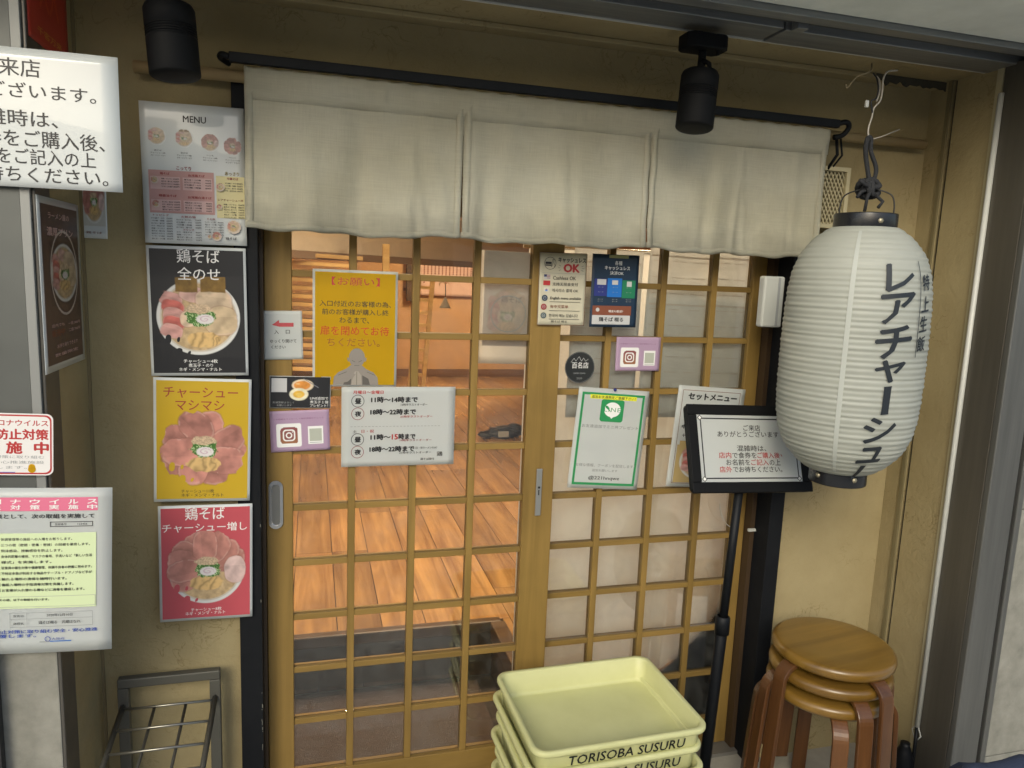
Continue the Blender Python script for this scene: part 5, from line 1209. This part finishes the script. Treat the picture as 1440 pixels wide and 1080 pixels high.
v = Vector(at(1057, 745, -.006))-b0; MB().box(v+Vector((-.013, -.004, -.005)), v+Vector((.013, .004, .004)), bev=.001).build('plug', WHITEP, cbl)

# ================================================================== DOUGH TRAYS
TRAY = pmat('pale_yellow_plastic', (.60, .60, .29), .42, transl=.2, smudge=.14, bump=.12, bscale=22, col2=(.70, .70, .37), vscale=5, detail=9)
def tray_shell(W_, D_, H_):
    bm = bmesh.new()
    def ring(wx, dy, z, r, n=7):
        P = []
        for cx, cy, a in ((wx/2-r, -dy/2+r, -90), (wx/2-r, dy/2-r, 0), (-wx/2+r, dy/2-r, 90), (-wx/2+r, -dy/2+r, 180)):
            for k in range(n+1): t = R_(a+90*k/n); P.append(bm.verts.new((cx+r*math.cos(t), cy+r*math.sin(t), z)))
        return P
    t = .003
    spec = [(W_-.050, D_-.050, .003, .018), (W_-.040, D_-.040, 0, .024), (W_-.034, D_-.034, .004, .026), (W_-.026, D_-.026, H_-.016, .030), (W_-.024, D_-.024, H_-.014, .030), (W_-.004, D_-.004, H_-.014, .036), (W_, D_, H_-.010, .038), (W_, D_, H_-.003, .038), (W_-.004, D_-.004, H_, .036), (W_-.022, D_-.022, H_, .031), (W_-.028, D_-.028, H_-.003, .029), (W_-.036, D_-.036, .012, .026), (W_-.042, D_-.042, .006, .024), (W_-.056, D_-.056, .0045, .018)]
    rs_ = [ring(a, b, c, d) for a, b, c, d in spec]
    for A, B in zip(rs_, rs_[1:]):
        for k in range(len(A)): f = bm.faces.new((A[k], A[(k+1) % len(A)], B[(k+1) % len(A)], B[k])); f.smooth = True
    bm.faces.new(rs_[0][::-1]); bm.faces.new(rs_[-1])
    mb = MB(); mb.merge(bm, True)
    for f in mb.bm.faces: f.smooth = len(f.verts) == 4
    return mb
TW, TD, TH = .462, .355, .070
tc_ = (at(0, 0, 1),)
zt_ = .47; cs = [atZ(*q_, zt_) for q_ in ((702.6, 943), (915.5, 920.7), (991.5, 1022.6), (743, 1067))]
cx = sum(c.x for c in cs)/4; cy = sum(c.y for c in cs)/4
TW = ((cs[1]-cs[0]).length+(cs[2]-cs[3]).length)/2; TD = ((cs[3]-cs[0]).length+(cs[2]-cs[1]).length)/2
yaw = math.atan2(cs[2].y-cs[3].y, cs[2].x-cs[3].x)*.5+math.atan2(cs[1].y-cs[0].y, cs[1].x-cs[0].x)*.5
t0 = thing('dough_tray', 'pale yellow plastic tray, topmost and empty, in the stack before the doors', 'tray', (cx, cy, zt_-TH), 'stacked yellow plastic trays', yaw)
sm = tray_shell(TW, TD, TH).build('shell', TRAY, t0, recalc=True)
def tray_text(parent):
    V, F = glyphs('TORISOBA SUSURU', 0, 1.02); V = np.concatenate([V+np.array((a, b, 0)) for a, b in ((-.014, 0), (.014, 0), (0, .012), (0, -.012))]); n0 = len(V)//4; F = [tuple(i+n0*q for i in f) for q in range(4) for f in F]; mn, mx = V.min(0), V.max(0); sx = TW*.665/(mx[0]-mn[0]); sz = .025/(mx[1]-mn[1]); y = -TD/2+.0135
    me = bpy.data.meshes.new('lettering'); me.from_pydata([(-TW*.315+(p[0]-mn[0])*sx+.12*(p[1]-mn[1])*sz, y-.0028-.0052*((p[1]-mn[1])*sz+.018)/TH, .0235+(p[1]-mn[1])*sz) for p in V], [], F); me.materials.append(INKB); link('lettering', me, parent)
tray_text(t0)
names = ['second', 'third', 'fourth', 'fifth', 'sixth', 'seventh', 'eighth']
for k, nmb in enumerate(names):
    z = zt_-TH-(k+1)*.052
    if z < 0: break
    copy_tree(t0, (cx+(-.004, .003, -.006, .004, -.002, .005, 0)[k]-.004, cy+(.003, -.004, .002, -.003, .004, 0, 0)[k], z), yaw+R_((.5, -.6, .7, -.3, .4, -.5, 0)[k]), 'pale yellow plastic tray, %s from the top of the stack before the doors' % nmb)
zl = zt_-TH-(k)*.052 if z < 0 else z

# ================================================================== STOOLS
SR = .163
def bent_leg(): 
    pts = [(.045, 0, -.014), (.095, 0, -.014), (.134, 0, -.014)]+[(.134+.053*math.sin(R_(a)), 0, -.014-.052*(1-math.cos(R_(a)))) for a in range(9, 91, 9)]
    pts.append((.1885, 0, -.085))
    for k in range(1, 7): pts.append((.1885+.022*k/6, 0, -.085-(.343)*k/6))
    return MB().strip(pts, (0, 1, 0), .041, .013)
sp = atZ(1180, 905, .56); 
sc = [atZ(*q_, .56) for q_ in ((1088, 905), (1270, 945))]
SC = Vector((1.318, -.335, .56))
st = thing('bentwood_stool', 'round bentwood stool, topmost of the stack of three by the right wall', 'stool', SC-Vector((0, 0, .45)), 'stacked round bentwood stools')
Hs = .45
prof = [(0, Hs-.034), (SR*.90, Hs-.034), (SR*.97, Hs-.031), (SR, Hs-.024), (SR*1.005, Hs-.015), (SR*.995, Hs-.007), (SR*.96, Hs-.0015), (SR*.92, Hs), (SR*.6, Hs-.0012), (0, Hs-.0015)]
MB().lathe(prof, 72).build('seat', SEATW, st)
lm = bent_leg(); leg0 = lm.build('leg', LEGW, st, (0, 0, Hs-.02), .0025)
legs = [leg0]+[link('leg', leg0.data, st, (0, 0, Hs-.02)) for _ in range(3)]
for k, l in enumerate(legs):
    l.rotation_euler = (0, 0, R_(k*90))
    if k: md = l.modifiers.new('edge', 'BEVEL'); md.width = .0025; md.segments = 2; md.limit_method = 'ANGLE'; md.angle_limit = R_(40)
MB().lathe([(SR*.70, Hs-.050), (SR*.76, Hs-.050), (SR*.76, Hs-.0345), (SR*.70, Hs-.0345), (SR*.70, Hs-.050)], 48).build('under_ring', LEGW, st)
st.rotation_euler.z = R_(278)
for k, (nm_, dr) in enumerate((('middle', -17), ('lowest', -34))):
    copy_tree(st, SC-Vector((.004*(k+1), .0, .45+.0545*(k+1))), R_(278+dr), 'round bentwood stool, %s of the stack of three by the right wall' % nm_)

# ================================================================== GREY RACK, lower left
rk = thing('wire_rack', 'grey tubular rack with a wire grid shelf standing by the left wall', 'rack', (-.557, -.10, 0))
wR = .212; tr_ = .0125
MB().box((-.012, -.011, .0), (.013, .011, .508), bev=.002).build('rear_post', GREYTUBE, rk); MB().box((wR-.013, -.011, 0), (wR+.012, .011, .508), bev=.002).build('rear_post', GREYTUBE, rk)
MB().box((-.012, -.011, .5085), (wR+.012, .011, .533), bev=.003).build('top_bar', GREYTUBE, rk)
def P2(x, t): return Vector((x, -.015-.38*t, .462-.055*t))
for x in (0, wR): MB().tube([P2(x, -.02), P2(x, 1)], .0068, 4, flat=(0, 0, 1)).build('side_bar', GREYTUBE, rk); MB().box((x-.008, -.403, 0), (x+.008, -.387, .41), bev=.002).build('front_post', GREYTUBE, rk)
for k in range(6): MB().tube([P2(0, .02+k*.19), P2(wR, .02+k*.19)], .0034, 8).build('cross_wire', WIRE, rk)
for x in (wR*.34, wR*.68): MB().tube([P2(x, .01)+Vector((0, 0, -.006)), P2(x, 1)+Vector((0, 0, -.006))], .0038, 8).build('long_wire', GREYTUBE, rk)
for k in range(3): MB().tube([P2(0, .1+k*.4)-Vector((0, 0, .22)), P2(wR, .1+k*.4)-Vector((0, 0, .22))], .0034, 8).build('lower_wire', WIRE, rk)

# dark navy bag that just enters the lower right corner
nb = thing('navy_bag', 'dark navy fabric bag whose top edge shows in the bottom right corner', 'bag', (1.372, -.83, .055))
mb = MB(); t = bmesh.new(); bmesh.ops.create_icosphere(t, subdivisions=4, radius=1)
for v in t.verts:
    k = 1+.05*math.sin(v.co.x*6+v.co.z*5)+.04*math.sin(v.co.y*9+1); sgn = lambda a, p: math.copysign(abs(a)**p, a)
    v.co = Vector((sgn(v.co.x, .75)*.15*k, sgn(v.co.y, .75)*.09*k, max(0, .235+sgn(v.co.z, .7)*.235*k)))
mb.merge(t, True); mb.build('body', pmat('navy_cloth', (.02, .03, .06), .9, bump=.4, bscale=300), nb)
MB().tube([(-.07, .05, .40), (-.06, .085, .32), (0, .10, .28), (.06, .085, .32), (.07, .05, .40)], .008, 8).build('handle', pmat('navy_cloth', (.02, .03, .06), .9), nb)
